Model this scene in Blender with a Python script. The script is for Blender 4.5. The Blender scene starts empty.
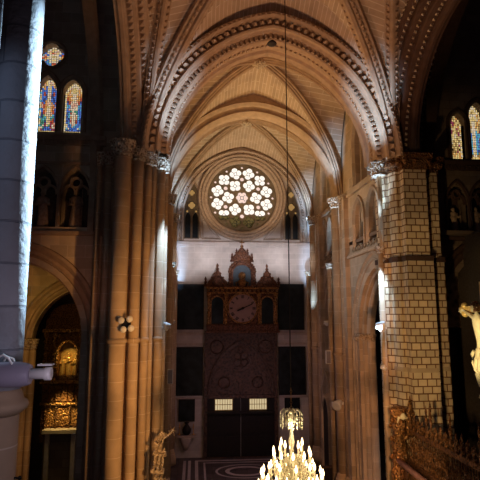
import bpy, math, random
from mathutils import Vector, Matrix
from mathutils.geometry import tessellate_polygon
random.seed(7)
PI = math.pi
scene = bpy.context.scene
COL = scene.collection

# ------------------------------------------------------------------ materials
def hexc(r, g, b): return (r, g, b, 1)
MATS = {}
def new_mat(name):
    m = bpy.data.materials.new(name); m.use_nodes = True
    nt = m.node_tree; b = nt.nodes['Principled BSDF']
    MATS[name] = m
    return m, nt, b

def flat(name, col, rough=.6, metal=0, bump=0, scale=8, var=.25, spec=.3):
    m, nt, b = new_mat(name)
    b.inputs['Roughness'].default_value = rough; b.inputs['Metallic'].default_value = metal
    b.inputs['Specular IOR Level'].default_value = spec
    tc = nt.nodes.new('ShaderNodeTexCoord'); n = nt.nodes.new('ShaderNodeTexNoise')
    n.inputs['Scale'].default_value = scale; n.inputs['Detail'].default_value = 4
    nt.links.new(tc.outputs['Object'], n.inputs['Vector'])
    r = nt.nodes.new('ShaderNodeValToRGB')
    r.color_ramp.elements[0].position = .3; r.color_ramp.elements[1].position = .7
    r.color_ramp.elements[0].color = tuple(c*(1-var) for c in col[:3])+(1,)
    r.color_ramp.elements[1].color = tuple(min(1, c*(1+var)) for c in col[:3])+(1,)
    nt.links.new(n.outputs['Fac'], r.inputs['Fac']); nt.links.new(r.outputs['Color'], b.inputs['Base Color'])
    if bump:
        bp = nt.nodes.new('ShaderNodeBump'); bp.inputs['Strength'].default_value = bump; bp.inputs['Distance'].default_value = .05
        nt.links.new(n.outputs['Fac'], bp.inputs['Height']); nt.links.new(bp.outputs['Normal'], b.inputs['Normal'])
    return m

def stone(name, col, mortar, bw=.8, rh=.42, mw=.012, rough=.85, var=.18, bump=.35, offset=.5, hewn=0):
    m, nt, b = new_mat(name)
    b.inputs['Roughness'].default_value = rough; b.inputs['Specular IOR Level'].default_value = .2
    uv = nt.nodes.new('ShaderNodeUVMap'); uv.uv_map = 'UVMap'
    br = nt.nodes.new('ShaderNodeTexBrick'); br.offset = offset
    br.inputs['Scale'].default_value = 1; br.inputs['Brick Width'].default_value = bw; br.inputs['Row Height'].default_value = rh
    br.inputs['Mortar Size'].default_value = mw; br.inputs['Mortar Smooth'].default_value = .2; br.inputs['Bias'].default_value = 0
    br.inputs['Color1'].default_value = tuple(c*(1-var) for c in col[:3])+(1,)
    br.inputs['Color2'].default_value = tuple(min(1, c*(1+var)) for c in col[:3])+(1,)
    br.inputs['Mortar'].default_value = mortar
    nt.links.new(uv.outputs['UV'], br.inputs['Vector'])
    tc = nt.nodes.new('ShaderNodeTexCoord'); n = nt.nodes.new('ShaderNodeTexNoise')
    n.inputs['Scale'].default_value = 1.7; n.inputs['Detail'].default_value = 6
    nt.links.new(tc.outputs['Object'], n.inputs['Vector'])
    mp = nt.nodes.new('ShaderNodeMapRange'); mp.inputs['To Min'].default_value = .72; mp.inputs['To Max'].default_value = 1.22
    nt.links.new(n.outputs['Fac'], mp.inputs['Value'])
    mx = nt.nodes.new('ShaderNodeMix'); mx.data_type = 'RGBA'; mx.blend_type = 'MULTIPLY'; mx.inputs['Factor'].default_value = 1
    nt.links.new(br.outputs['Color'], mx.inputs[6]); nt.links.new(mp.outputs['Result'], mx.inputs[7])
    nt.links.new(mx.outputs[2], b.inputs['Base Color'])
    bp = nt.nodes.new('ShaderNodeBump'); bp.inputs['Strength'].default_value = bump; bp.inputs['Distance'].default_value = .03
    bp.invert = True
    if hewn:
        n2 = nt.nodes.new('ShaderNodeTexNoise'); n2.inputs['Scale'].default_value = 7; n2.inputs['Detail'].default_value = 6
        nt.links.new(tc.outputs['Object'], n2.inputs['Vector'])
        ma = nt.nodes.new('ShaderNodeMath'); ma.operation = 'MULTIPLY_ADD'; ma.inputs[1].default_value = hewn
        nt.links.new(n2.outputs['Fac'], ma.inputs[0]); nt.links.new(br.outputs['Fac'], ma.inputs[2]); nt.links.new(ma.outputs[0], bp.inputs['Height'])
    else: nt.links.new(br.outputs['Fac'], bp.inputs['Height'])
    nt.links.new(bp.outputs['Normal'], b.inputs['Normal'])
    return m

def glow(name, col, s):
    m, nt, b = new_mat(name)
    b.inputs['Base Color'].default_value = tuple(c*.15 for c in col[:3])+(1,)
    b.inputs['Emission Color'].default_value = col; b.inputs['Emission Strength'].default_value = s
    return m

def carved(name, c0, c1, rough=.45, metal=.35, scale=6, bump=.9):
    m, nt, b = new_mat(name)
    b.inputs['Roughness'].default_value = rough; b.inputs['Metallic'].default_value = metal
    tc = nt.nodes.new('ShaderNodeTexCoord'); v = nt.nodes.new('ShaderNodeTexVoronoi'); v.inputs['Scale'].default_value = scale
    nt.links.new(tc.outputs['Object'], v.inputs['Vector'])
    r = nt.nodes.new('ShaderNodeValToRGB'); r.color_ramp.elements[0].color = c0; r.color_ramp.elements[1].color = c1
    r.color_ramp.elements[0].position = .15; r.color_ramp.elements[1].position = .6
    nt.links.new(v.outputs['Distance'], r.inputs['Fac']); nt.links.new(r.outputs['Color'], b.inputs['Base Color'])
    bp = nt.nodes.new('ShaderNodeBump'); bp.inputs['Strength'].default_value = bump; bp.inputs['Distance'].default_value = .08
    nt.links.new(v.outputs['Distance'], bp.inputs['Height']); nt.links.new(bp.outputs['Normal'], b.inputs['Normal'])
    return m

STONE = stone('ashlar_stone', (.50, .38, .27), hexc(.62, .50, .38), .9, .62, .012)
SHAFT = stone('shaft_stone', (.52, .37, .24), hexc(.66, .52, .38), 3.0, .78, .014, var=.07, bump=.25)
WEB = stone('vault_stone', (.48, .35, .25), hexc(.66, .54, .42), 1.7, .24, .018, var=.08, bump=.15)
RIB = flat('moulding_stone', (.40, .275, .185), .8, bump=.2, scale=3, var=.15)
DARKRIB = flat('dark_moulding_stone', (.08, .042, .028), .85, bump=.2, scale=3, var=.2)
FARW = stone('pale_wall_stone', (.60, .52, .49), hexc(.70, .63, .60), 1.1, .46, .012, var=.07, bump=.2)
PALE = flat('pale_moulding', (.50, .40, .35), .8, bump=.2, scale=4, var=.12)
ROSEST = flat('rose_stone', (.42, .31, .24), .85, bump=.25, scale=5, var=.18)
PAINT = stone('painted_ashlar', (.66, .50, .32), hexc(.19, .085, .04), .45, .335, .030, var=.14, bump=.6)
CAPM = carved('carved_capital', hexc(.24, .16, .10), hexc(.58, .46, .34), .8, 0, 9, 1)
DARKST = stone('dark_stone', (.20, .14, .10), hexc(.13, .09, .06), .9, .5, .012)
BLUEST = stone('grey_stone', (.42, .43, .46), hexc(.26, .27, .30), 3, .72, .02, var=.12, bump=.9, hewn=1.0)
WOOD = carved('carved_walnut', hexc(.03, .016, .012), hexc(.11, .055, .038), .6, 0, 5, .6)
DOORW = flat('dark_door_wood', (.022, .016, .016), .6, scale=6)
BLACKW = flat('black_iron', (.012, .010, .010), .5, .4, scale=6)
GOLD = carved('gilded_carving', hexc(.05, .02, .008), hexc(.46, .22, .075), .4, .5, 9, 1)
CRUXGOLD = flat('bright_gilding', (.80, .55, .20), .4, .2, scale=9)
ROSEDARK = flat('shaded_rose_tracery', (.17, .125, .085), .85, bump=.2, scale=5, var=.18)  # darker copy of the rose stone; backlit shade is put into its colour
GOLDP = flat('gilt', (.62, .36, .12), .35, .7, scale=12)
BRONZE = carved('old_bronze', hexc(.02, .010, .006), hexc(.26, .11, .04), .45, .5, 12, .9)
CLOCKRED = carved('red_gilt_carving', hexc(.03, .010, .008), hexc(.17, .062, .03), .5, .2, 8, 1)
DIAL = flat('dial_face', (.36, .22, .21), .6, scale=3, var=.08)
CANVAS = flat('dark_canvas', (.014, .018, .022), .35, scale=1.6, var=.7)
STATUE = flat('aged_statue_stone', (.36, .25, .18), .8, bump=.3, scale=9)
IVORY = flat('pale_carved_wood', (.86, .74, .50), .45, bump=.1, scale=6, var=.1)
WHITE = flat('white_enamel', (.80, .77, .74), .4, scale=3, var=.05)
LILAC = flat('grey_enamel', (.30, .27, .34), .45, scale=3, var=.08)
CHROME = flat('steel', (.6, .6, .62), .25, .9)
FLOORM = stone('floor_slabs', (.10, .075, .08), hexc(.05, .04, .04), .8, .8, .02, rough=.45, var=.2, bump=.1, offset=0)
MARB = flat('pale_marble', (.52, .44, .46), .35, scale=2, var=.12)
PINKM = flat('rose_marble', (.42, .20, .17), .4, scale=4)
CRYST = flat('amber_crystal', (.95, .82, .58), .25, .0, scale=30, var=.3)
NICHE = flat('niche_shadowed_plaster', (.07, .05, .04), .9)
LEAD = flat('window_lead', (.015, .012, .012), .6)
ROPE = flat('dark_cable', (.03, .022, .018), .7)
BULB = glow('lit_bulb', hexc(1, .70, .36), 8)
CANDLE = glow('lit_candle_tube', hexc(1, .62, .26), 1.2)
PANEWHITE = glow('bright_pane', hexc(1, .93, .85), 1.05)
PANEPINK = glow('pink_pane', hexc(1, .76, .68), .85)
PANEDIM = carved('dim_green_pane', hexc(.02, .03, .02), hexc(.20, .19, .09), .4, 0, 7, .2)  # panes with a roof behind them; the blocked daylight is set as colour
DOORGLASS = glow('lit_door_glass', hexc(1, .80, .45), .62)
CH = {'b': (.10, .22, .72), 'r': (.62, .10, .05), 'y': (.95, .68, .26), 'w': (.92, .74, .52), 'g': (.10, .36, .24),
      'c': (.14, .50, .70), 'p': (.86, .46, .32), 'o': (.86, .38, .10), 'n': (.05, .08, .26), 'k': (.03, .015, .02), 'm': (.34, .05, .10),
      'd': (.42, .24, .08)}
GLASS = {k: glow('glass_'+n, v+(1,), .8) for (k, v), n in zip(CH.items(), 'blue red gold cream green cyan pink orange navy black crimson amber'.split())}

# ------------------------------------------------------------------ mesh builder
class MB:
    def __init__(s): s.v = []; s.f = []; s.uv = []; s.mi = []; s.sm = []
    def add(s, verts, faces, uvs=None, mi=0, smooth=False):
        o = len(s.v); s.v += [tuple(p) for p in verts]
        for i, f in enumerate(faces):
            s.f.append([o+k for k in f]); s.uv.append(uvs[i] if uvs else None); s.mi.append(mi); s.sm.append(smooth)
        return s
    def box(s, x0, x1, y0, y1, z0, z1, mi=0):
        v = [(x, y, z) for z in (z0, z1) for y in (y0, y1) for x in (x0, x1)]
        return s.add(v, [(0, 2, 3, 1), (4, 5, 7, 6), (0, 1, 5, 4), (2, 6, 7, 3), (0, 4, 6, 2), (1, 3, 7, 5)], mi=mi)
    def obox(s, c, ax, ay, az, mi=0):
        c = Vector(c); ax, ay, az = Vector(ax), Vector(ay), Vector(az)
        v = [c+i*ax+j*ay+k*az for k in (-1, 1) for j in (-1, 1) for i in (-1, 1)]
        return s.add(v, [(0, 2, 3, 1), (4, 5, 7, 6), (0, 1, 5, 4), (2, 6, 7, 3), (0, 4, 6, 2), (1, 3, 7, 5)], mi=mi)
    def lathe(s, c, prof, n=16, axis=(0, 0, 1), a0=0, a1=2*PI, mi=0, sx=1, sy=1):
        q = Vector((0, 0, 1)).rotation_difference(Vector(axis)); c = Vector(c)
        full = abs(a1-a0-2*PI) < 1e-6
        V = []; m = n+1
        for r, z in prof:
            for i in range(m):
                a = a0+(a1-a0)*i/n
                V.append(c+q @ Vector((r*math.cos(a)*sx, r*math.sin(a)*sy, z)))
        F = []; U = []; L = [0]
        for k in range(1, len(prof)): L.append(L[-1]+math.hypot(prof[k][0]-prof[k-1][0], prof[k][1]-prof[k-1][1]))
        R = max(p[0] for p in prof)
        for k in range(len(prof)-1):
            for i in range(n):
                F.append((k*m+i, k*m+i+1, (k+1)*m+i+1, (k+1)*m+i))
                u0 = (a0+(a1-a0)*i/n)*R; u1 = (a0+(a1-a0)*(i+1)/n)*R
                U.append([(u0, L[k]), (u1, L[k]), (u1, L[k+1]), (u0, L[k+1])])
        s.add(V, F, U, mi, True)
        for k, rev in ((0, True), (len(prof)-1, False)):
            if prof[k][0] > 1e-4:
                idx = [V[k*m+i] for i in range(n)]
                s.add(idx, [list(range(n))[::-1] if rev else list(range(n))], mi=mi)
        return s
    def cyl(s, p0, p1, r0, r1=None, n=10, mi=0):
        p0, p1 = Vector(p0), Vector(p1); d = p1-p0
        return s.lathe(p0, [(r0, 0), (r1 if r1 is not None else r0, d.length)], n, d.normalized(), mi=mi)
    def ball(s, c, r, n=10, sz=1, mi=0, sx=1, sy=1):
        return s.lathe(c, [(max(1e-5, r*math.sin(PI*k/n)), -r*sz*math.cos(PI*k/n)) for k in range(n+1)], n, mi=mi, sx=sx, sy=sy)
    def tube(s, pts, r, n=8, mi=0):
        pts = [Vector(p) for p in pts]; V = []; F = []; U = []
        rr = r if isinstance(r, (list, tuple)) else [r]*len(pts)
        up = Vector((0, 0, 1)); Ls = 0
        for i, p in enumerate(pts):
            t = (pts[min(i+1, len(pts)-1)]-pts[max(i-1, 0)]).normalized()
            a = t.cross(up)
            if a.length < .05: a = t.cross(Vector((0, 1, 0)))
            a.normalize(); b = a.cross(t)
            for k in range(n): V.append(p+rr[i]*(math.cos(2*PI*k/n)*a+math.sin(2*PI*k/n)*b))
        for i in range(len(pts)-1):
            for k in range(n):
                F.append((i*n+k, i*n+(k+1) % n, (i+1)*n+(k+1) % n, (i+1)*n+k))
        s.add(V, F, None, mi, True)
        s.add(V[:n], [list(range(n))[::-1]], mi=mi); s.add(V[-n:], [list(range(n))], mi=mi)
        return s
    def sweep(s, frames, prof, closed=False, mi=0, smooth=False):
        # frames: (point, radial vector, depth vector); prof: (offset along radial, depth)
        V = []; m = len(prof)
        for p, N, B in frames:
            for o, d in prof: V.append(p+N*o+B*d)
        L = [0]
        for k in range(1, m): L.append(L[-1]+math.hypot(prof[k][0]-prof[k-1][0], prof[k][1]-prof[k-1][1]))
        S = [0]
        for i in range(1, len(frames)): S.append(S[-1]+(frames[i][0]-frames[i-1][0]).length)
        F = []; U = []; n = len(frames)
        for i in range(n if closed else n-1):
            j = (i+1) % n; s1 = S[j] if j else S[-1]+(frames[0][0]-frames[-1][0]).length
            for k in range(m-1):
                F.append((i*m+k, j*m+k, j*m+k+1, i*m+k+1))
                U.append([(S[i], L[k]), (s1, L[k]), (s1, L[k+1]), (S[i], L[k+1])])
        return s.add(V, F, U, mi, smooth)
    def plate(s, loops, d0, d1, plane='y', mi=0, sides=True):
        # flat slab with holes; loops in (s, z); plane 'y': X=s, Y=d ; plane 'x': Y=s, X=d ; plane 'z': X=s,Y=t,Z=d
        def P(a, b, d): return (a, d, b) if plane == 'y' else ((d, a, b) if plane == 'x' else (a, b, d))
        tri = tessellate_polygon([[Vector((a, b, 0)) for a, b in l] for l in loops])
        fl = [p for l in loops for p in l]
        for d in (d0, d1): s.add([P(a, b, d) for a, b in fl], [tuple(t) for t in tri], mi=mi)
        if sides:
            for l in loops:
                n = len(l)
                s.add([P(a, b, d) for d in (d0, d1) for a, b in l], [(i, (i+1) % n, n+(i+1) % n, n+i) for i in range(n)], mi=mi)
        return s
    def build(s, name, mats, parent=None, kind=None, recalc=True):
        me = bpy.data.meshes.new(name)
        me.from_pydata(s.v, [], s.f)
        mats = mats if isinstance(mats, (list, tuple)) else [mats]
        for m in mats: me.materials.append(m)
        ul = me.uv_layers.new(name='UVMap')
        for p, uv, mi, sm in zip(me.polygons, s.uv, s.mi, s.sm):
            p.material_index = mi; p.use_smooth = sm
            if uv:
                for li, c in zip(p.loop_indices, uv): ul.data[li].uv = c
            else:
                n = p.normal; ax = max(range(3), key=lambda k: abs(n[k]))
                for li in p.loop_indices:
                    c = me.vertices[me.loops[li].vertex_index].co
                    ul.data[li].uv = (c.y, c.z) if ax == 0 else ((c.x, c.z) if ax == 1 else (c.x, c.y))
        if recalc:
            import bmesh
            bm = bmesh.new(); bm.from_mesh(me)
            bmesh.ops.remove_doubles(bm, verts=bm.verts, dist=1e-5)
            bmesh.ops.recalc_face_normals(bm, faces=bm.faces); bm.to_mesh(me); bm.free()
        ob = bpy.data.objects.new(name, me); COL.objects.link(ob)
        if parent: setpar(ob, parent)
        if kind: ob['kind'] = kind
        return ob

def setpar(o, p):
    o.parent = p
    o.matrix_parent_inverse = Matrix.Translation(-Vector(world_loc(p)))
def world_loc(p):
    v = Vector(p.location); q = p.parent
    return v   # parents of parts sit at their thing's base or at the origin
def tag(o, label, cat, group=None):
    o['label'] = label; o['category'] = cat; o['kind'] = 'thing'
    if group: o['group'] = group
    return o
def thing(name, loc, label, cat, group=None):
    e = bpy.data.objects.new(name, None); e.location = loc; e.empty_display_size = .2; COL.objects.link(e)
    return tag(e, label, cat, group)
def copy_thing(o, delta, label):
    r = o.copy(); COL.objects.link(r); r.location = Vector(o.location)+Vector(delta); r['label'] = label
    for ch in list(o.children):
        c = ch.copy(); COL.objects.link(c); c.parent = r; c.matrix_parent_inverse = ch.matrix_parent_inverse.copy()
        for g in ch.children:
            d = g.copy(); COL.objects.link(d); d.parent = c; d.matrix_parent_inverse = g.matrix_parent_inverse.copy()
    return r

# ------------------------------------------------------------------ curves
def pointed(a, h, n=24):
    """half-span a, rise h -> list of ((s,z),(ns,nz)) from left to right"""
    if h <= a*1.001:
        return [((-a*math.cos(PI*k/(2*n)), h*math.sin(PI*k/(2*n))), (-math.cos(PI*k/(2*n)), math.sin(PI*k/(2*n)))) for k in range(2*n+1)]
    c = (h*h-a*a)/(2*a); R = a+c; t1 = math.asin(h/R)
    left = []
    for k in range(n+1):
        t = t1*k/n
        left.append(((c-R*math.cos(t), R*math.sin(t)), (-math.cos(t), math.sin(t))))
    right = [((-p[0], p[1]), (-q[0], q[1])) for p, q in left[::-1]]
    left[-1] = (left[-1][0], (0, 1/max(.3, left[-1][1][1])))
    return left+right[1:]
def arch_frames(plane, c, z0, a, h, n=24, legs=0):
    out = []
    pts = pointed(a, h, n)
    if legs: pts = [((-a, -legs), (-1, 0))]+pts+[((a, -legs), (1, 0))]
    for (s, z), (ns, nz) in pts:
        if plane == 'y': out.append((Vector((c+s, 0, z0+z)), Vector((ns, 0, nz)), Vector((0, 1, 0))))
        else: out.append((Vector((0, c+s, z0+z)), Vector((0, ns, nz)), Vector((1, 0, 0))))
    return out
def arch_loop(c, z0, a, h, zb, n=12):
    return [(c-a, zb)]+[(c+s, z0+z) for (s, z), _ in pointed(a, h, n)]+[(c+a, zb)]
def resample(frames, sp):
    out = []; acc = sp/2
    for (p, N, B), (p2, N2, B2) in zip(frames, frames[1:]):
        L = (p2-p).length; t = acc
        while t < L:
            f = t/L; out.append((p.lerp(p2, f), N.lerp(N2, f).normalized(), B, (p2-p).normalized())); t += sp
        acc = t-L
    return out
def nailhead(mb, frames, o, d, sp, size, dd=None):
    """row of little pyramids facing -depth along the moulding"""
    # scale arc: offset path first
    fr = [(p+N*o, N, B) for p, N, B in frames]
    for p, N, B, T in resample(fr, sp):
        c = p+B*d; h = size/2; sg = dd or -size*.7
        v = [c-T*h-N*h, c+T*h-N*h, c+T*h+N*h, c-T*h+N*h, c+B*sg]
        mb.add(v, [(0, 1, 4), (1, 2, 4), (2, 3, 4), (3, 0, 4)])
def soffit_nails(mb, frames, o, d, sp, size, h):
    fr = [(p+N*o, N, B) for p, N, B in frames]
    for p, N, B, T in resample(fr, sp):
        c = p+B*d; q = size/2
        mb.add([c-T*q-B*q, c+T*q-B*q, c+T*q+B*q, c-T*q+B*q, c-N*h], [(0, 1, 4), (1, 2, 4), (2, 3, 4), (3, 0, 4)])
def dentils(mb, frames, o, d, sp, w, hN, hB):
    fr = [(p+N*o, N, B) for p, N, B in frames]
    for p, N, B, T in resample(fr, sp):
        mb.obox(p+B*d, T*w/2, N*hN/2, B*hB/2)
def roll(c_o, c_d, r, n=8, a0=0, a1=2*PI):
    return [(c_o+r*math.cos(a0+(a1-a0)*k/n), c_d+r*math.sin(a0+(a1-a0)*k/n)) for k in range(n+1)]
def circle(cx, cz, r, n=28): return [(cx+r*math.cos(2*PI*k/n), cz+r*math.sin(2*PI*k/n)) for k in range(n)]
def foil(cx, cz, R, lobes=4, rot=0, n=48, deep=.42):
    out = []
    for k in range(n):
        t = 2*PI*k/n
        r = R*(1-deep+deep*abs(math.cos(lobes*(t-rot)/2))**.6)
        out.append((cx+r*math.cos(t), cz+r*math.sin(t)))
    return out
def ring_frames(cx, y, cz, r, n=64):
    return [(Vector((cx+r*math.cos(2*PI*k/n), y, cz+r*math.sin(2*PI*k/n))), Vector((math.cos(2*PI*k/n), 0, math.sin(2*PI*k/n))), Vector((0, 1, 0))) for k in range(n)]

# ------------------------------------------------------------------ shafts & capitals
def shaft_mb(x, y, r, z0, z1, n=20):
    return MB().lathe((x, y, z0), [(r, 0), (r, z1-z0)], n)
def capital_mb(x, y, z0, z1, r):
    h = z1-z0; mb = MB()
    mb.lathe((x, y, z0), [(r*1.02, -.04), (r*1.2, 0), (r*1.2, .05), (r*1.05, .07), (r*1.12, h*.35), (r*1.45, h*.72), (r*1.6, h*.8)], 16)
    w = r*1.62
    mb.lathe((x, y, z0+h*.8), [(w, 0), (w*1.08, h*.08), (w*1.08, h*.2)], 8, a0=PI/8, a1=2*PI+PI/8)
    for tier, (zz, rr) in enumerate(((.35, 1.16), (.65, 1.46))):
        for k in range(8):
            a = 2*PI*(k+.5*tier)/8
            d = Vector((math.cos(a), math.sin(a), 0)); t = Vector((-d.y, d.x, 0))
            mb.obox(Vector((x, y, z0+h*zz))+d*r*rr, t*r*.22, d*r*.14, Vector((0, 0, h*.13)))
    return mb
def annulet_mb(x, y, z, r):
    return MB().lathe((x, y, z), [(r, -.12), (r*1.22, -.08), (r*1.28, 0), (r*1.22, .08), (r, .12)], 18)
def base_mb(x, y, r, z0=0):
    return MB().lathe((x, y, z0), [(r*1.7, 0), (r*1.7, .5), (r*1.45, .6), (r*1.5, .75), (r*1.2, .85), (r*1.3, .98), (r*1.02, 1.05)], 16)
def pier_shaft(parent, x, y, r, cap0, cap1, ring=None, mat=None, z0=0, capm=None):
    shaft_mb(x, y, r, z0, cap0).build('shaft', mat or SHAFT, parent)
    capital_mb(x, y, cap0, cap1, r).build('capital', capm or CAPM, parent)
    if ring: annulet_mb(x, y, ring, r).build('annulet', mat or SHAFT, parent)
    base_mb(x, y, r, z0).build('base', mat or SHAFT, parent)
# ------------------------------------------------------------------ camera (eye level in the gallery)
EYE = Vector((-3.75, 0, 10.7)); YAW, PITCH = math.radians(5.1), math.radians(8.5)
cam = bpy.data.cameras.new('camera'); cam.sensor_width = 36; cam.lens = 37.5; cam.clip_end = 300
co = bpy.data.objects.new('camera', cam); COL.objects.link(co)
co.location = EYE; co.rotation_euler = (PI/2+PITCH, 0, -YAW)
scene.camera = co

# ------------------------------------------------------------------ floor
MB().box(-24, 24, -4, 42, -.3, 0).build('floor', FLOORM, kind='structure')
mb = MB()
def strip_rect(x0, x1, y0, y1, w):
    for a in ((x0, x1, y0, y0+w), (x0, x1, y1-w, y1), (x0, x0+w, y0+w, y1-w), (x1-w, x1, y0+w, y1-w)): mb.box(a[0], a[1], a[2], a[3], 0, .012)
strip_rect(-3.6, 3.4, 33.6, 39.2, .22); strip_rect(-3.0, 2.8, 34.3, 38.6, .14)
for R, w in ((1.5, .16), (.95, .3)):
    fr = [(Vector((-.1+1.35*R*math.cos(2*PI*k/48), 36.4+R*math.sin(2*PI*k/48), 0)), Vector((math.cos(2*PI*k/48), math.sin(2*PI*k/48), 0)), Vector((0, 0, 1))) for k in range(48)]
    mb.sweep(fr, [(-w/2, .012), (w/2, .012)], closed=True)
for sx in (-1, 1):
    for k in range(2): mb.box(-.1+sx*(3.9+.35*k)-.1, -.1+sx*(3.9+.35*k)+.1, 33.6, 39.2, 0, .01)
mb.build('trim_1', MARB, kind='structure')

# ------------------------------------------------------------------ vaults
HN = 1.27; CN = (HN*HN-1)/2; RN = 1+CN
def prof(t): t = min(1, abs(t)); return math.sqrt(max(0, RN*RN-(t+CN)**2))/HN
def vz(u, v, z0, h, dome): return z0+h*prof(min(abs(u), abs(v)))+dome*(1-u*u)*(1-v*v)
def vault(name, xc, yc, a, b, z0, h, dome, diag_w, boss_r, mat=WEB, ribm=RIB, n=40, nails=0, extra=(), cut=-2):
    mb = MB(); V = []
    for j in range(n+1):
        for i in range(n+1):
            u, v = -1+2*i/n, -1+2*j/n
            V.append((xc+u*a, yc+v*b, vz(u, v, z0, h, dome)))
    F, U = [], []
    def arc(t): return math.acos(max(-1, min(1, (abs(t)+CN)/RN)))*RN
    for j in range(n):
        for i in range(n):
            q = [(i, j), (i+1, j), (i+1, j+1), (i, j+1)]
            cu, cv = -1+2*(i+.5)/n, -1+2*(j+.5)/n
            if cv < cut: continue
            F.append([jj*(n+1)+ii for ii, jj in q])
            uu = []
            for ii, jj in q:
                u, v = -1+2*ii/n, -1+2*jj/n
                uu.append((yc+v*b, arc(u)*a*1.0) if abs(cu) < abs(cv) else (xc+u*a, arc(v)*b))
            U.append(uu)
    mb.add(V, F, U, 0, False)
    o = mb.build(name, mat, kind='structure', recalc=False)
    def rib(pts, w, nm):
        m = MB(); fr = []
        for i, p in enumerate(pts):
            T = (pts[min(i+1, len(pts)-1)]-pts[max(0, i-1)]).normalized()
            B = T.cross(Vector((0, 0, 1)))
            if B.length < .02: B = fr[-1][2]
            B.normalize(); N = B.cross(T).normalized()
            if N.z < 0: N = -N
            fr.append((p, N, B))
        m.sweep(fr, [(.1, -w*.62), (-.1*w, -w*.62), (-.16*w, -w*.45), (-.32*w, -w*.40), (-.36*w, -w*.24), (-.55*w, -w*.2), (-.64*w, 0), (-.55*w, w*.2), (-.36*w, w*.24), (-.32*w, w*.40), (-.16*w, w*.45), (-.1*w, w*.62), (.1, w*.62)])
        if nails:
            for sg in (-1, 1):
                f2 = [(p+B*sg*w*.36, B*sg, N) for p, N, B in fr]
                nailhead(m, f2, 0, -.26*w, nails, .18, dd=-.14)
        m.build(nm, ribm, o)
    K = 22
    for su, sv in ((-1, -1), (1, -1), (-1, 1), (1, 1)):
        rib([Vector((xc+su*a*(1-k/K), yc+sv*b*(1-k/K), vz(1-k/K, 1-k/K, z0, h, dome)-.02)) for k in range(0 if sv > 0 or cut < -1 else 9, K+1)], diag_w, 'diagonal_rib')
    for (u0, v0, u1, v1, w) in extra:
        pts = []
        for k in range(K+1):
            u, v = u0+(u1-u0)*k/K, v0+(v1-v0)*k/K
            pts.append(Vector((xc+u*a, yc+v*b, vz(u, v, z0, h, dome)-.02)))
        rib(pts, w, 'cross_rib')
    kz = vz(0, 0, z0, h, dome)-.75*diag_w
    bm = MB().lathe((xc, yc, kz), [(.05, -.35*boss_r), (boss_r*.6, -.3*boss_r), (boss_r, 0), (boss_r*.9, .5*boss_r), (boss_r*.5, 1.0*boss_r)], 14)
    for k in range(8):
        t = 2*PI*k/8; bm.ball((xc+boss_r*.95*math.cos(t), yc+boss_r*.95*math.sin(t), kz+.05), boss_r*.28, 6)
    bm.build('boss', CAPM, o)
    return o
vault('ceiling', 0, 18.3, 6.15, 5.25, 18.5, 7.35, 2.0, .68, .6, nails=.3,
      extra=((-1, 1, -.72, 0, .55), (1, 1, .72, 0, .55)), cut=-.6)
vault('ceiling.001', 0, 28.5, 5.8, 3.3, 18.3, 7.0, .9, .5, .42)
vault('ceiling.002', 0, 36.2, 5.8, 3.9, 18.2, 6.3, .9, .5, .38)

# ------------------------------------------------------------------ arches of the transept and the crossing
def moulded_arch(name, label, plane, c, z0, a, h, prof_, mat, nails=(), dents=(), legs=0, n=30, body='moulding', nmat=None):
    t = thing(name, (c if plane == 'y' else prof_[0][1], prof_[0][1] if plane == 'y' else c, z0), label, 'arch', 'pointed stone arches of the church')
    fr = arch_frames(plane, c, z0, a, h, n, legs)
    MB().sweep(fr, prof_).build(body, mat, t)
    for o, d, sp, sz, dd in nails:
        m = MB(); nailhead(m, fr, o, d, sp, sz, dd); m.build('dogtooth_band', nmat or mat, t)
    for o, d, sp, w, hN, hB in dents:
        m = MB(); dentils(m, fr, o, d, sp, w, hN, hB); m.build('dentil_band', nmat or mat, t)
    return t
ga = moulded_arch('transverse_arch', 'great carved stone arch with dogtooth bands between crossing and rose window arm', 'y', 0, 18.4, 5.15, 6.15,
    [(1.5, 23.9), (1.3, 23.3), (1.26, 22.95), (1.16, 22.8), (1.02, 22.78), (.92, 22.9), (.88, 23.12), (.62, 23.14), (.58, 23.0), (.5, 22.96), (.42, 23.02), (.4, 23.2), (.34, 23.28),
     (.32, 23.5), (.12, 23.53), (.1, 23.45), (.03, 23.5), (0, 23.65), (0, 24.3), (.12, 24.4), (.12, 24.6), (0, 24.7), (0, 25.1), (.2, 25.3), (.6, 25.4), (1.5, 25.4)], RIB,
    nails=((.75, 23.13, .38, .34, -.3), (1.09, 22.8, .26, .12, -.08)), dents=((.22, 23.48, .26, .13, .22, .2), (-.02, 23.95, .26, .13, .12, .2)))
MB().lathe((0.02, 23.75, 24.5), [(.02, -.1), (.2, -.06), (.26, 0), (.26, .12)], 16).build('roundel', DOORW, ga)
moulded_arch('transverse_arch', 'plainer stone arch further back, in front of the rose window bay', 'y', 0, 18.3, 5.45, 5.75,
    [(1.9, 31.7), (.85, 31.6), (.7, 31.45), (.55, 31.6), (.5, 31.8), (.35, 31.85), (.2, 31.8), (.1, 31.95), (0, 32.2), (0, 32.6), (.12, 32.8), (.4, 32.9), (1.9, 32.9)], RIB)
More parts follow.
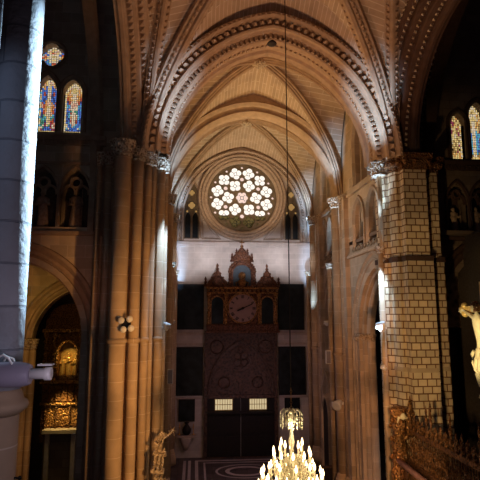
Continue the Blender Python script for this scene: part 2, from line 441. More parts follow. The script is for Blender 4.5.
def crossing_arch(name, label, sx, mat, nmat, bead):
    t = thing(name, (sx*6.5, 18.4, 18.6), label, 'arch', 'pointed stone arches of the church')
    fr = [f for f in arch_frames('x', 18.35, 18.6, 5.05, 6.1 if sx < 0 else 5.45, 30) if f[0].y > 15.2]
    pr = [(1.5, 5.95), (1.15, 5.9), (1.08, 5.7), (.98, 5.62), (.86, 5.68), (.84, 5.8), (.80, 5.82), (.80, 6.06), (.62, 6.08), (.56, 6.02), (.46, 6.06), (.44, 6.2), (.44, 6.46), (.26, 6.5),
          (.2, 6.44), (.12, 6.5), (.1, 6.62), (.1, 6.95), (.0, 7.0), (-.06, 7.1), (-.06, 7.25), (.04, 7.34), (.04, 7.45), (.5, 7.5), (1.5, 7.5)]
    MB().sweep(fr, [(o, sx*x) for o, x in pr]).build('moulding', mat, t)
    for o, x, sp, sz, h in ((.80, 5.94, .30, .25, .16), (.44, 6.33, .30, .25, .16), (.1, 6.78, .28, .25, .14)):
        m = MB(); soffit_nails(m, fr, o, sx*x, sp, sz*bead, h); m.build('dogtooth_band', nmat, t)
    m = MB(); nailhead(m, fr, .98, sx*5.63, .28, .14, sx*-.1); m.build('bead_band', nmat, t)
    return t
crossing_arch('nave_arch', 'tall arch of dogtooth bands rising from the left clustered pier toward the nave', -1, RIB, RIB, 1)
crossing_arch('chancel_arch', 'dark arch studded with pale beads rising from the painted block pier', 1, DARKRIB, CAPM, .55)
# inner arches of nave and chancel, seen under the big ones
moulded_arch('nave_wall_arch', 'thin plain stone rib curving up beside the left stained glass', 'x', 17.0, 18.4, 9.2, 9.5,
    [(.5, -9.1), (.45, -8.8), (.2, -8.75), (0, -8.9), (0, -9.4), (.5, -9.5)], RIB)
moulded_arch('chancel_wall_arch', 'shadowed inner chancel rib above the right stained glass', 'x', 17.0, 18.4, 9.2, 9.0,
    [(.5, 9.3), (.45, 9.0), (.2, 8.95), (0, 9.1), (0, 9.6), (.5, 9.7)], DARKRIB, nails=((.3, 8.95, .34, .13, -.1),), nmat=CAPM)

# ------------------------------------------------------------------ piers
lp = thing('clustered_pier', (-7, 24.2, 0), 'tall clustered stone pier of warm amber shafts left of the rose window', 'pillar')
for x, y, r, c0, c1 in ((-8.5, 24.4, .13, 18.05, 18.65), (-8.1, 24.6, .17, 18.1, 18.7), (-7.2, 23.0, .37, 18.05, 18.75), (-6.52, 23.45, .24, 18.0, 18.65), (-6.1, 24.0, .18, 17.95, 18.6), (-5.85, 24.25, .12, 18, 18.6),
                        (-5.52, 24.7, .2, 17.95, 18.55), (-5.3, 25.15, .12, 17.9, 18.5)):
    pier_shaft(lp, x, y, r, c0, c1, ring=9.55 if r > .13 else None)
MB().plate([[(-8.2, 25.1), (-7.75, 24.6), (-7.3, 23.35), (-7.0, 23.4), (-6.78, 23.85), (-6.45, 24.0), (-6.28, 24.35), (-6.0, 24.5), (-5.85, 24.85), (-5.65, 25.1), (-5.5, 25.5), (-5.9, 26.2), (-8.6, 26.2)]], 0, 18.6, 'z').build('core', SHAFT, lp)

rp = thing('painted_pier', (7, 24.2, 0), 'massive right pier of pale blocks outlined with dark painted joints', 'pillar')
foot = [(5.86, 25.6), (5.86, 24.75), (5.98, 24.5), (6.14, 24.5), (6.14, 24.2), (6.32, 23.9), (6.5, 23.9), (6.5, 23.4), (7.70, 23.4), (7.74, 24.25), (8.16, 24.3), (8.2, 23.9), (8.55, 23.95), (8.64, 24.3), (8.62, 25.6)]
def prismz(foot, z0, z1):
    m = MB(); n = len(foot); S = [0]
    for i in range(n): S.append(S[-1]+math.hypot(foot[(i+1) % n][0]-foot[i][0], foot[(i+1) % n][1]-foot[i][1]))
    for i in range(n):
        a, b = foot[i], foot[(i+1) % n]
        m.add([(a[0], a[1], z0), (b[0], b[1], z0), (b[0], b[1], z1), (a[0], a[1], z1)], [(0, 1, 2, 3)], [[(S[i], z0), (S[i+1], z0), (S[i+1], z1), (S[i], z1)]])
    m.plate([foot], z0, z1, 'z', sides=False)
    return m
def grow(foot, d):
    cx = sum(p[0] for p in foot)/len(foot); cy = sum(p[1] for p in foot)/len(foot)
    return [(x+d*(1 if x > cx else -1), y+d*(1 if y > cy else -1)) for x, y in foot]
prismz([(x+.12 if x > 7.5 else x-.03, y-.05 if y < 23.6 else y) for x, y in foot], 0, 13.3).build('lower_shaft', PAINT, rp)
prismz(foot, 13.55, 17.9).build('upper_shaft', PAINT, rp)
prismz(grow(foot, .12), 13.3, 13.55).build('string_course', DARKRIB, rp)
prismz(grow(foot, .07), 8.0, 8.2).build('annulet', SHAFT, rp)
prismz(grow(foot, .3), 0, 1.1).build('base', PAINT, rp)
m = prismz(grow(foot, .05), 17.9, 18.1)
for k in range(34):
    per = grow(foot, .16); i = k % 14
    a, b = per[i], per[(i+1) % 14]; f = (k//14+.5)/3
    m.ball((a[0]+(b[0]-a[0])*f, a[1]+(b[1]-a[1])*f, 18.3), .16, 6, 1.2)
m.build('leaf_frieze', BRONZE, rp)
prismz(grow(foot, .1), 18.1, 18.45).build('capital', BRONZE, rp)
prismz(grow(foot, .28), 18.45, 18.7).build('abacus', BRONZE, rp)
def white_shaft(parent, x, y, r, z0, z1, zc=.4):
    shaft_mb(x, y, r, z0, z1-zc, 14).build('shaft', SHAFT, parent)
    capital_mb(x, y, z1-zc, z1, r).build('capital', CAPM, parent)
white_shaft(rp, 5.74, 24.85, .15, 0, 14.2, .32)
capital_mb(5.78, 24.75, 17.9, 18.6, .34).build('capital', CAPM, rp)
shaft_mb(5.80, 24.75, .12, 14.2, 17.9).build('shaft', SHAFT, rp)

def bay_pier(sx, label, yc, end=False):
    t = thing('wall_pier', (sx*5.6, yc, 0), label, 'pillar', 'shafted piers along the transept walls')
    for dx, dy, r, lo in ((5.55, 0, .34, False), (5.72, -.75, .2, False), (5.78, -1.15, .13, False), (5.7, .8, .2, False)):
        x, y = sx*dx, yc+dy
        shaft_mb(x, y, r, 0, 17.75, 14).build('shaft', SHAFT, t)
        capital_mb(x, y, 17.75, 18.4, r).build('capital', CAPM, t)
        annulet_mb(x, y, 8.2, r).build('annulet', SHAFT, t)
        base_mb(x, y, r).build('base', SHAFT, t)
    white_shaft(t, sx*5.3, yc+1.15, .17, 0, 14.15, .3)
    m = MB().plate([[(sx*5.6, yc-1.5), (sx*5.6, yc+1.5), (sx*7.2, yc+1.5), (sx*7.2, yc-1.5)]], 0, 18.2, 'z'); m.build('core', STONE, t)
    return t
bay_pier(1, 'shafted stone pier on the right wall, between its two arcade arches', 32.0)
bay_pier(-1, 'shafted stone pier on the left transept wall, half hidden behind the clustered pier', 32.0)
bay_pier(1, 'far right corner pier beside the pale end wall, top lit white', 38.5)
bay_pier(-1, 'far left corner pier beside the pale end wall, edge lit white', 38.5)

# ------------------------------------------------------------------ far wall with rose
RC = 20.25
outer = [(-7.4, 0), (7.4, 0), (7.4, 27), (-7.4, 27)]
def lancet_holes(sx): return arch_loop(sx*4.12, 20.0, .62, 1.5, 16.75)
mb = MB().plate([outer, circle(0, RC, 2.85, 64)[::-1], lancet_holes(-1)[::-1], lancet_holes(1)[::-1]], 40, 40.7, 'y')
mb.build('wall_far', FARW, kind='structure')
# rose window
rw = MB()
petals = []
for k in range(12): petals.append((2.1*math.cos(math.radians(15+30*k)), 2.1*math.sin(math.radians(15+30*k)), .51, math.radians(15+30*k)))
for k in range(6): petals.append((1.15*math.cos(math.radians(60*k)), 1.15*math.sin(math.radians(60*k)), .51, math.radians(60*k+20)))
holes = [foil(x, RC+z, R, 4, rot, 40, .36) for x, z, R, rot in petals]
holes.append(foil(0, RC, .50, 6, 0, 42, .28))
dots = [(1.56*math.cos(math.radians(30+60*k)), 1.56*math.sin(math.radians(30+60*k)), .17) for k in range(6)]
dots += [(2.55*math.cos(math.radians(30*k)), 2.55*math.sin(math.radians(30*k)), .10) for k in range(12)]
holes += [circle(x, RC+z, r, 12) for x, z, r in dots]
rw.plate([circle(0, RC, 2.9, 64)]+[h[::-1] for h in holes], 40.12, 40.4, 'y')
win = rw.build('window_1', ROSEDARK, kind='structure')
gl = MB()
def foil_pane(m, x, z, R, lobes, rot, mi, deep):
    f = foil(x, RC+z, R, lobes, rot, 40, deep)
    m.add([(x, 40.26, RC+z)]+[(a, 40.26, b) for a, b in f], [(0, 1+i, 1+(i+1) % 40) for i in range(40)], mi=mi)
for i, (x, z, R, rot) in enumerate(petals):
    dim = i < 12 and z < -1.6
    half = i < 12 and -1.7 < z < -1.2
    if half:
        zc = RC+z
        f = foil(x, zc, R, 4, rot, 40, .36)
        up = [(a, max(b, zc)) for a, b in f]; dn = [(a, min(b, zc)) for a, b in f]
        gl.add([(x, 40.26, zc)]+[(a, 40.26, b) for a, b in up], [(0, 1+q, 1+(q+1) % 40) for q in range(40)], mi=0)
        gl.add([(x, 40.26, zc)]+[(a, 40.26, b) for a, b in dn], [(0, 1+q, 1+(q+1) % 40) for q in range(40)], mi=2)
    else: foil_pane(gl, x, z, R, 4, rot, 2 if dim else 0, .36)
foil_pane(gl, 0, 0, .5, 6, 0, 1, .28)
for x, z, r in dots: gl.add([(x+r*math.cos(k*PI/4), 40.26, RC+z+r*math.sin(k*PI/4)) for k in range(8)], [tuple(range(8))], mi=2 if z < -1.9 else 1)
gl.build('glass', [PANEWHITE, PANEPINK, PANEDIM], win)
ld = MB()
for x, z, R, rot in petals+[(0, 0, .5, 0)]:
    fr = [(Vector((x+.13*math.cos(2*PI*k/14), 40.24, RC+z+.13*math.sin(2*PI*k/14))), Vector((math.cos(2*PI*k/14), 0, math.sin(2*PI*k/14))), Vector((0, 1, 0))) for k in range(14)]
    ld.sweep(fr, [(-.018, 0), (.018, 0)], closed=True)
    for k in range(4):
        t = rot+PI/4+k*PI/2; d = Vector((math.cos(t), 0, math.sin(t)))
        ld.obox(Vector((x, 40.24, RC+z))+d*(.13+R*.26), d*R*.25, Vector((-d.z, 0, d.x))*.014, Vector((0, .01, 0)))
ld.build('lead', LEAD, win)
ring = MB()
fr = ring_frames(0, 0, RC, 2.85)
ring.sweep(fr, [(0, 40.15), (0, 39.95), (.08, 39.85), (.2, 39.82), (.28, 39.92), (.34, 39.8), (.48, 39.78), (.55, 39.9), (.62, 39.75), (.72, 39.72), (.80, 39.85), (.82, 40.0)], closed=True)
nailhead(ring, fr+[fr[0]], .31, 39.9, .2, .14, -.12)
dentils(ring, fr+[fr[0]], .6, 39.82, .22, .1, .1, .14)
for x, z, R, rot in petals:
    f2 = [(Vector((x, 0, RC+z))+Vector((a-x, 0, b-RC-z)), Vector((a-x, 0, b-RC-z)).normalized(), Vector((0, 1, 0))) for a, b in foil(x, RC+z, R, 4, rot, 28, .36)]
    ring.sweep(f2, [(-.01, 40.14), (0, 40.07), (.03, 40.06), (.05, 40.13)], closed=True, mi=1)
ring.build('moulding', [ROSEST, ROSEDARK], win)
sp = MB()   # enclosing arch, spandrel panels
for sx in (-1, 1):
    tri = [(sx*1.75, 16.75), (sx*3.25, 16.75), (sx*3.25, 18.45), (sx*3.05, 18.4), (sx*2.55, 17.75)]
    f2 = [(Vector((a, 0, b)), Vector((a-sx*2.75, 0, b-17.3)).normalized(), Vector((0, 1, 0))) for a, b in tri]
    sp.sweep(f2, [(-.06, 40.02), (-.05, 39.9), (.04, 39.88), (.06, 40.02)], closed=True)
    sp.sweep([(p+Vector((sx*.02, 0, -.02)), n, b) for p, n, b in f2], [(-.22, 40.02), (-.2, 39.94), (-.16, 39.94), (-.14, 40.02)], closed=True)
af = arch_frames('y', 0, 18.6, 4.78, 5.15, 30, 2.0)
sp.sweep(af, [(-.05, 40.0), (0, 39.8), (.1, 39.75), (.18, 39.88), (.3, 39.82), (.4, 39.7), (.52, 39.75), (.6, 40.0)])
nailhead(sp, af, .25, 39.86, .24, .16, -.12)
sp.build('enclosing_arch', ROSEST, win)
for i, sx in enumerate((-1, 1)):
    cx = sx*4.12
    m = MB().plate([arch_loop(cx, 20.0, .63, 1.52, 16.74), arch_loop(cx-.3, 18.5, .22, .45, 16.85)[::-1], arch_loop(cx+.3, 18.5, .22, .45, 16.85)[::-1],
                    foil(cx, 19.55, .36, 4, 0, 24, .3)[::-1], foil(cx, 20.6, .30, 4, 0, 24, .3)[::-1], circle(cx-.36, 19.05, .12, 10)[::-1], circle(cx+.36, 19.05, .12, 10)[::-1]], 40.1, 40.3, 'y')
    w = m.build('window_%d' % (2+i), ROSEDARK, kind='structure')
    g = MB()
    g.add([(a, 40.24, b) for a, b in foil(cx, 19.55, .3, 4, 0, 24, .3)], [tuple(range(24))], mi=1)
    g.add([(a, 40.24, b) for a, b in foil(cx, 20.6, .25, 4, 0, 24, .3)], [tuple(range(24))], mi=1)
    for s2 in (-1, 1): g.add([(a, 40.24, b) for a, b in circle(cx+s2*.36, 19.05, .09, 10)], [tuple(range(10))], mi=1)
    g.box(cx-.62, cx+.62, 40.27, 40.29, 16.75, 20.2, mi=0); g.box(cx-.4, cx+.4, 40.27, 40.29, 20.2, 21.2, mi=0)
    g.build('glass', [CANVAS, GLASS['d']], w)
    m = MB(); f = arch_frames('y', cx, 20.0, .62, 1.5, 14, 3.2)
    m.sweep(f, [(0, 40.1), (0, 39.95), (.06, 39.88), (.14, 39.9), (.18, 40.0)]); m.build('moulding', ROSEST, w)
# ledge and strings on far wall
MB().plate([[(-5.9, 16.25), (5.9, 16.25), (5.9, 16.5), (-5.9, 16.5)]], 39.72, 40.0).plate([[(-5.9, 16.1), (5.9, 16.1), (5.9, 16.25), (-5.9, 16.25)]], 39.84, 40.0).build('trim_2', FARW, kind='structure')
for x0, x1 in ((-5.9, -2.95), (2.9, 5.9)):
    MB().box(x0, x1, 39.86, 40, 9.1, 9.3).box(x0, x1, 39.9, 40, 8.35, 8.5).box(x0, x1, 39.9, 40, 4.3, 4.42).build('trim_3' if x0 < 0 else 'trim_4', PALE, kind='structure')

# ------------------------------------------------------------------ paintings
def painting(label, x0, x1, z0, z1):
    t = thing('painting', ((x0+x1)/2, 39.98, z0), label, 'painting', 'dark framed paintings on the end wall')
    MB().box(x0+.06, x1-.06, 39.93, 39.96, z0+.06, z1-.06).build('canvas', CANVAS, t)
    m = MB()
    for a in ((x0, x1, z0, z0+.08), (x0, x1, z1-.08, z1), (x0, x0+.08, z0+.08, z1-.08), (x1-.08, x1, z0+.08, z1-.08)): m.box(a[0], a[1], 39.88, 39.98, a[2], a[3])
    m.build('picture_frame', DOORW, t)
painting('large dark painting left of the clock, upper one of its pair', -5.25, -3.05, 9.55, 13.1)
painting('large dark painting right of the clock, upper one of its pair', 2.85, 4.98, 9.5, 13.15)
painting('large dark painting left of the carved door, below another painting', -5.4, -3.08, 4.55, 8.2)
painting('large dark painting right of the carved door, below another painting', 2.85, 5.02, 4.5, 8.2)
painting('small dark picture low on the end wall above a stone shelf', -4.9, -3.65, 2.65, 4.3)
painting('small dark picture low on the end wall behind the chandelier top', 3.3, 4.5, 2.65, 4.3)
t = thing('altar_shelf', (-4.3, 39.8, 1.0), 'small wall shelf with dark vessels below the small left picture', 'shelf')
MB().box(-5.0, -3.5, 39.55, 40, 1.55, 1.72).build('slab', PALE, t)
MB().lathe((-4.3, 39.75, .6), [(.1, 0), (.25, .3), (.5, .95)], 12, sy=.5).build('bracket', PALE, t)
tag(MB().lathe((-4.25, 39.75, 1.72), [(.16, 0), (.3, .15), (.34, .4), (.16, .7), (.12, .8), (.2, .9)], 14).build('urn', DOORW), 'dark round urn on the wall shelf under the small left picture', 'urn')
for k, (x, lb) in enumerate(((-4.8, 'slim dark candlestick left of the urn on the wall shelf'), (-3.75, 'slim dark candlestick right of the urn on the wall shelf'))):
    tag(MB().lathe((x, 39.75, 1.72), [(.12, 0), (.12, .05), (.03, .1), (.03, .5), (.09, .55), (.03, .6), (.03, .8)], 10).build('candlestick', GOLDP), lb, 'candlestick', 'candlesticks on the wall shelf')

# ------------------------------------------------------------------ portal: carved panel and doors
DX = -.12
m = MB().plate([[(DX-2.85, 0), (DX+2.85, 0), (DX+2.85, 9.3), (DX-2.85, 9.3)], [(DX+2.6, .02), (DX-2.6, .02), (DX-2.6, 9.05), (DX+2.6, 9.05)]], 39.7, 40)
d1 = m.build('door_1', WOOD, kind='structure')
MB().box(DX-2.6, DX+2.6, 39.86, 39.99, 4.55, 9.05).build('carved_panel', WOOD, d1)
m = MB()
for R in (.95, .68): m.sweep(ring_frames(DX, 0, 6.75+.5, R, 40), [(-.05, 39.86), (-.04, 39.76), (.04, 39.76), (.05, 39.86)], closed=True)
for k in range(4):
    t_ = PI/4+k*PI/2; m.sweep(ring_frames(DX+.36*math.cos(t_), 0, 7.25+.36*math.sin(t_), .28, 20), [(-.04, 39.86), (0, 39.76), (.04, 39.86)], closed=True)
for sx in (-1, 1):
    m.sweep(arch_frames('y', DX+sx*1.3, 5.0, 1.2, 1.7, 14, .4), [(-.06, 39.86), (-.04, 39.76), (.05, 39.76), (.06, 39.86)])
    m.sweep(ring_frames(DX+sx*1.9, 0, 8.2, .5, 24), [(-.05, 39.86), (0, 39.76), (.05, 39.86)], closed=True)
    m.sweep(ring_frames(DX+sx*1.3, 0, 5.5, .42, 24), [(-.05, 39.86), (0, 39.76), (.05, 39.86)], closed=True)
m.sweep(arch_frames('y', DX, 4.8, 2.5, 3.9, 20), [(-.08, 39.86), (-.05, 39.72), (.06, 39.72), (.08, 39.86)])
m.lathe((DX, 39.8, 7.85), [(.02, -.05), (.22, 0), (.22, .3), (.02, .45)], 10, sy=.5)
m.build('tracery_relief', WOOD, d1)
MB().box(DX-2.6, DX+2.6, 39.6, 39.99, 4.35, 4.6).build('lintel', WOOD, d1)
MB().box(DX-2.6, DX+2.6, 39.6, 39.99, 3.2, 3.36).build('crossbar', DOORW, d1)
for sx in (-1, 1):
    leaf = MB().box(*sorted((DX+sx*.02, DX+sx*2.6)), 39.9, 39.98, 0, 4.35)
    for zz in (.25, 1.7):
        for xx in (.2, 1.4): leaf.box(*sorted((DX+sx*xx, DX+sx*(xx+1))), 39.86, 39.9, zz, zz+1.25)
    lf = leaf.build('door_leaf', DOORW, d1)
    x0, x1 = sorted((DX+sx*.66, DX+sx*2.0))
    MB().box(x0, x1, 39.84, 39.89, 3.48, 4.26).build('glass', DOORGLASS, lf)
    g = MB()
    for k in range(8): g.box(x0+(x1-x0)*k/7-.02, x0+(x1-x0)*k/7+.02, 39.80, 39.84, 3.44, 4.3)
    for zz in (3.44, 3.87, 4.28): g.box(x0, x1, 39.80, 39.84, zz-.02, zz+.02)
    g.build('window_grille', GOLDP, lf)

# ------------------------------------------------------------------ clock
ck = thing('wall_clock', (0, 39.9, 9.3), 'ornate red and gold carved clock above the door, with gables and two arched niches', 'clock')
CY = 39.55
m = MB().box(-2.75, 2.7, CY, 39.98, 9.9, 12.75)
m.build('case', CLOCKRED, ck)
m = MB().box(-2.95, 2.9, CY-.2, 39.98, 9.3, 9.45).box(-2.85, 2.8, CY-.12, 39.98, 9.45, 9.95)
for k in range(14): m.box(-2.7+.4*k, -2.7+.4*k+.22, CY-.17, CY-.1, 9.5, 9.88)
m.build('plinth', CLOCKRED, ck)
m = MB().box(-2.9, 2.85, CY-.22, 39.98, 12.7, 12.85)
for k in range(16): m.ball((-2.7+.36*k, CY-.1, 12.6), .11, 6)
m.box(-2.85, 2.8, CY-.12, 39.98, 12.35, 12.48); m.build('cornice', GOLD, ck)
for x in (-2.68, -1.32, 1.28, 2.62):
    m = MB().lathe((x, CY-.1, 9.95), [(.16, 0), (.16, .12), (.1, .2), (.1, 2.05), (.17, 2.2), (.17, 2.4)], 10)
    for k in range(6): m.ball((x, CY-.1, 10.3+.3*k), .13, 6)
    m.build('column', GOLD, ck)
MB().lathe((-.02, CY-.02, 11.2), [(1.1, 0), (1.1, .06)], 40, axis=(0, -1, 0)).build('clock_face', DIAL, ck)
MB().sweep(ring_frames(-.02, 0, 11.2, 1.12, 40), [(-.04, CY), (-.03, CY-.14), (.08, CY-.14), (.1, CY)], closed=True).build('bezel', GOLD, ck)
m = MB()
for k in range(12):
    t_ = PI*k/6; d = Vector((math.sin(t_), 0, math.cos(t_))); e = Vector((d.z, 0, -d.x))
    c = Vector((-.02, CY-.09, 11.2))+d*.9
    ns = {0: 3, 1: 1, 2: 2, 3: 3, 4: 2, 5: 1, 6: 2, 7: 3, 8: 4, 9: 2, 10: 1, 11: 2}[k]
    for q in range(ns): m.obox(c+e*(.07*(q-(ns-1)/2)), d*.12, e*.02, Vector((0, .01, 0)))
    if k in (4, 5, 6, 7, 8): m.obox(c-e*.08, d*.1+e*.05, e*.02, Vector((0, .01, 0)))
    if k in (9, 10, 11): m.obox(c, d*.1+e*.06, e*.02, Vector((0, .01, 0))); m.obox(c, d*.1-e*.06, e*.02, Vector((0, .01, 0)))
m.build('hour_numerals', LEAD, ck)
def hand(ang, L, w, tail, nm, yy):
    d = Vector((math.sin(ang), 0, math.cos(ang))); e = Vector((d.z, 0, -d.x)); c = Vector((-.02, yy, 11.2))
    m = MB(); p = [c-d*tail-e*w, c-d*tail+e*w, c+d*L*.75+e*w, c+d*L, c+d*L*.75-e*w]
    v = p+[q+Vector((0, .03, 0)) for q in p]
    m.add(v, [(0, 1, 2, 3, 4), (9, 8, 7, 6, 5)]+[(i, (i+1) % 5, 5+(i+1) % 5, 5+i) for i in range(5)]); m.lathe(c, [(.1, -.02), (.1, .04)], 12, axis=(0, -1, 0)); m.build(nm, LEAD, ck)
hand(math.radians(66), .98, .035, .2, 'minute_hand', CY-.13); hand(math.radians(245), .55, .06, .15, 'hour_hand', CY-.17)
for x in (-2.0, 1.95):
    MB().plate([arch_loop(x, 11.6, .48, .5, 10.0)], CY-.04, CY+.02).build('niche', CANVAS, ck)
    m = MB().sweep(arch_frames('y', x, 11.6, .48, .5, 14, 1.6), [(-.03, CY), (0, CY-.12), (.08, CY-.12), (.1, CY)]); m.build('niche_moulding', GOLD, ck)
    c = MB().plate([[(x-.95, 12.85), (x+.95, 12.85), (x+.7, 13.35), (x+.4, 13.6), (x, 14.35), (x-.4, 13.6), (x-.7, 13.35)]], CY-.02, 39.95)
    c.sweep(ring_frames(x, 0, 13.35, .36, 24), [(-.05, CY), (0, CY-.12), (.06, CY)], closed=True)
    for k in range(9): q = -1+2*k/8; c.ball((x+q*.85, CY-.02, 12.95+(1-abs(q))*1.3), .1, 6)
    for q, zz in ((-.95, 13.3), (.95, 13.3), (0, 14.35)): c.lathe((x+q, CY+.1, zz-.4), [(.1, 0), (.1, .3), (.15, .36), (.05, .45), (.1, .6), (.01, .8)], 8)
    c.build('side_gable', CLOCKRED, ck)
c = MB().plate([arch_loop(-.05, 14.1, 1.05, .85, 12.85), arch_loop(-.05, 14.0, .72, .62, 12.95)[::-1]], CY-.1, 39.95)
for k in range(15):
    t_ = PI*k/14; c.ball((-.05+1.0*math.cos(t_), CY-.1, 14.1+.8*math.sin(t_)), .13, 6)
for x in (-1.0, .9):
    for k in range(5): c.ball((x, CY-.1, 12.95+.26*k), .14, 6)
c.build('central_gable', CLOCKRED, ck)
MB().plate([arch_loop(-.05, 14.0, .72, .62, 12.9)], CY+.12, CY+.2).build('gable_panel', flat('slate_blue_paint', (.05, .065, .085), .6), ck)
m = MB().ball((-.05, CY+.05, 13.75), .3, 8, 1.1); m.ball((-.05, CY+.05, 13.2), .34, 8, 1.0)
for q in (-1, 1): m.tube([(-.05+q*.2, CY+.03, 13.3), (-.05+q*.5, CY+.03, 13.2), (-.05+q*.42, CY+.03, 12.95)], .07, 6)
m.build('bell_ringer_carving', GOLD, ck)
c = MB().lathe((-.05, 39.75, 14.9), [(.95, 0), (.95, .12), (.8, .18), (.8, .35), (.55, .6), (.35, .8), (.22, 1.0), (.1, 1.15), (.14, 1.25), (.02, 1.5)], 12, sy=.3)
for x, zz in ((-.85, 15.0), (.75, 15.0), (-.5, 15.35), (.4, 15.35)): c.lathe((x, CY+.05, zz), [(.08, 0), (.08, .2), (.12, .26), (.04, .34), (.08, .42), (.01, .6)], 8)
c.build('crest', CLOCKRED, ck)
MB().box(-.09, -.01, 39.7, 39.78, 16.0, 16.7).box(-.25, .15, 39.7, 39.78, 16.4, 16.5).build('finial_cross', GOLD, ck)
# ------------------------------------------------------------------ transept side walls
def side_wall(sx, name):
    X = sx*5.9; d0, d1 = sorted((X, sx*6.7))
    A = (26.3, 2.95, 9.5, 3.7); B = (35.25, 1.7, 10.2, 3.0)
    pa = [(A[0]+q, A[2]+z) for (q, z), _ in pointed(A[1], A[3], 22)]
    k0 = next(i for i, p in enumerate(pa) if p[0] > 24.85)
    outer = [(24.85, 27), (24.85, pa[k0][1]-.05)]+pa[k0:]+[(A[0]+A[1], 0), (40, 0), (40, 27)]
    nich = [(26.0, .85), (28.4, .85), (34.6, .62), (36.2, .62)]
    clers = [(27.5, 1.35), (35.5, 1.3)]
    loops = [outer, arch_loop(B[0], B[2], B[1], B[3], .02)[::-1]]
    loops += [arch_loop(c, 16.3, a, 1.25, 14.75)[::-1] for c, a in nich]
    loops += [arch_loop(c, 21.0, a, 1.9, 18.5)[::-1] for c, a in clers]
    w = MB().plate(loops, d0, d1, 'x').build(name, STONE, kind='structure')
    s = -sx
    for c, a, z, h in (A, B):
        m = MB(); f = [q for q in arch_frames('x', c, z, a, h, 22, z-.02) if c > 30 or q[0].y > 24.85]
        P = [(1.0, X), (.96, X+s*.1), (.84, X+s*.13), (.76, X+s*.02), (.6, X), (.55, X+s*.06), (.45, X+s*.06), (.4, X-s*.04), (.30, X-s*.08), (.22, X-s*.0), (.14, X-s*.06), (.1, X-s*.2), (-.02, X-s*.24), (-.1, X-s*.18), (-.18, X-s*.24), (-.2, X-s*.42), (-.32, X-s*.46), (-.4, X-s*.56), (-.4, X-s*.85)]
        m.sweep(f, P); m.build('arch_moulding', STONE, w)
        m = MB()
        for sg in ((-1, 1) if c > 30 else (1,)):
            m.box(*sorted((X+s*.12, X-s*.85)), *sorted((c+sg*(a-.5), c+sg*(a+.45))), z-.05, z+.1)
            for q in range(6):
                m.ball((X-s*(.15*q-.05), c+sg*(a+.3-.13*q), z-.2), .17, 6)
        m.build('impost_capital', CAPM, w)
    m = MB()
    for z0, z1, p in ((14.15, 14.3, .22), (14.3, 14.42, .12), (18.05, 18.25, .16)):
        m.box(*sorted((X, X+s*p)), 25.3, 30.4, z0, z1); m.box(*sorted((X, X+s*p)), 33.6, 36.9, z0, z1)
    m.build('string_course', STONE, w)
    m = MB(); 
    for y0, y1 in ((25.4, 30.3), (33.7, 36.9)):
        n = int((y1-y0)/.5)
        for k in range(n):
            f = [(Vector((X, 0, 0))+Vector((0, y0+.25+.5*k+.17*math.cos(2*PI*q/12), 14.62+.12*math.sin(2*PI*q/12))), Vector((0, math.cos(2*PI*q/12), math.sin(2*PI*q/12))), Vector((s, 0, 0))) for q in range(12)]
            m.sweep(f, [(-.03, -.02), (-.02, .06), (.03, .06), (.04, -.02)], closed=True)
    m.build('pierced_parapet', STONE, w)
    for c, a in nich:
        m = MB(); m.sweep(arch_frames('x', c, 16.3, a, 1.25, 14, 1.55), [(.22, X), (.2, X+s*.12), (.1, X+s*.14), (.02, X-s*.02), (0, X-s*.25), (-.08, X-s*.28), (-.08, X-s*.5)])
        m.build('niche_moulding', STONE, w)
        m = MB().plate([arch_loop(c, 16.3, a, 1.25, 14.75), arch_loop(c-a*.5, 15.9, a*.36, .5, 14.8)[::-1], arch_loop(c+a*.5, 15.9, a*.36, .5, 14.8)[::-1],
                        [(y, z) for y, z in foil(c, 16.75, a*.4, 4, 0, 20, .35)][::-1]], *sorted((X-s*.35, X-s*.5)), 'x')
        m.box(*sorted((X-s*.7, X-s*.78)), c-a-.1, c+a+.1, 14.6, 17.7, mi=1)
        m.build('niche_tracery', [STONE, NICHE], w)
    for q, (c, a) in enumerate(clers):
        m = MB(); m.sweep(arch_frames('x', c, 21.0, a, 1.9, 16, 2.5), [(.3, X), (.26, X+s*.14), (.12, X+s*.16), (.04, X), (0, X-s*.3), (-.1, X-s*.34), (-.1, X-s*.7)])
        m.build('window_moulding', STONE, w)
        loops = [arch_loop(c, 21.0, a, 1.9, 18.5)]+[arch_loop(c+o*a, 20.6, a*.27, .6, 18.6)[::-1] for o in (-.64, 0, .64)]+[foil(c+o*a, 21.55, a*.24, 4, 0, 20, .35)[::-1] for o in (-.36, .36)]+[foil(c, 22.2, a*.26, 4, 0, 20, .35)[::-1]]
        n_ = (4 if sx > 0 else 6)+q
        wn = MB().plate(loops, *sorted((X-s*.55, X-s*.7)), 'x').build('window_%d' % n_, STONE, kind='structure')
        MB().box(*sorted((X-s*.72, X-s*.76)), c-a, c+a, 18.5, 22.9).build('glass', CLER, wn)
CLER = carved('clerestory_glass', hexc(.05, .05, .05), hexc(.30, .24, .17), .35, 0, 5, .2)
CLER.node_tree.nodes['Principled BSDF'].inputs['Emission Color'].default_value = (.6, .45, .3, 1)
CLER.node_tree.nodes['Principled BSDF'].inputs['Emission Strength'].default_value = .10
side_wall(1, 'wall_right'); side_wall(-1, 'wall_left')
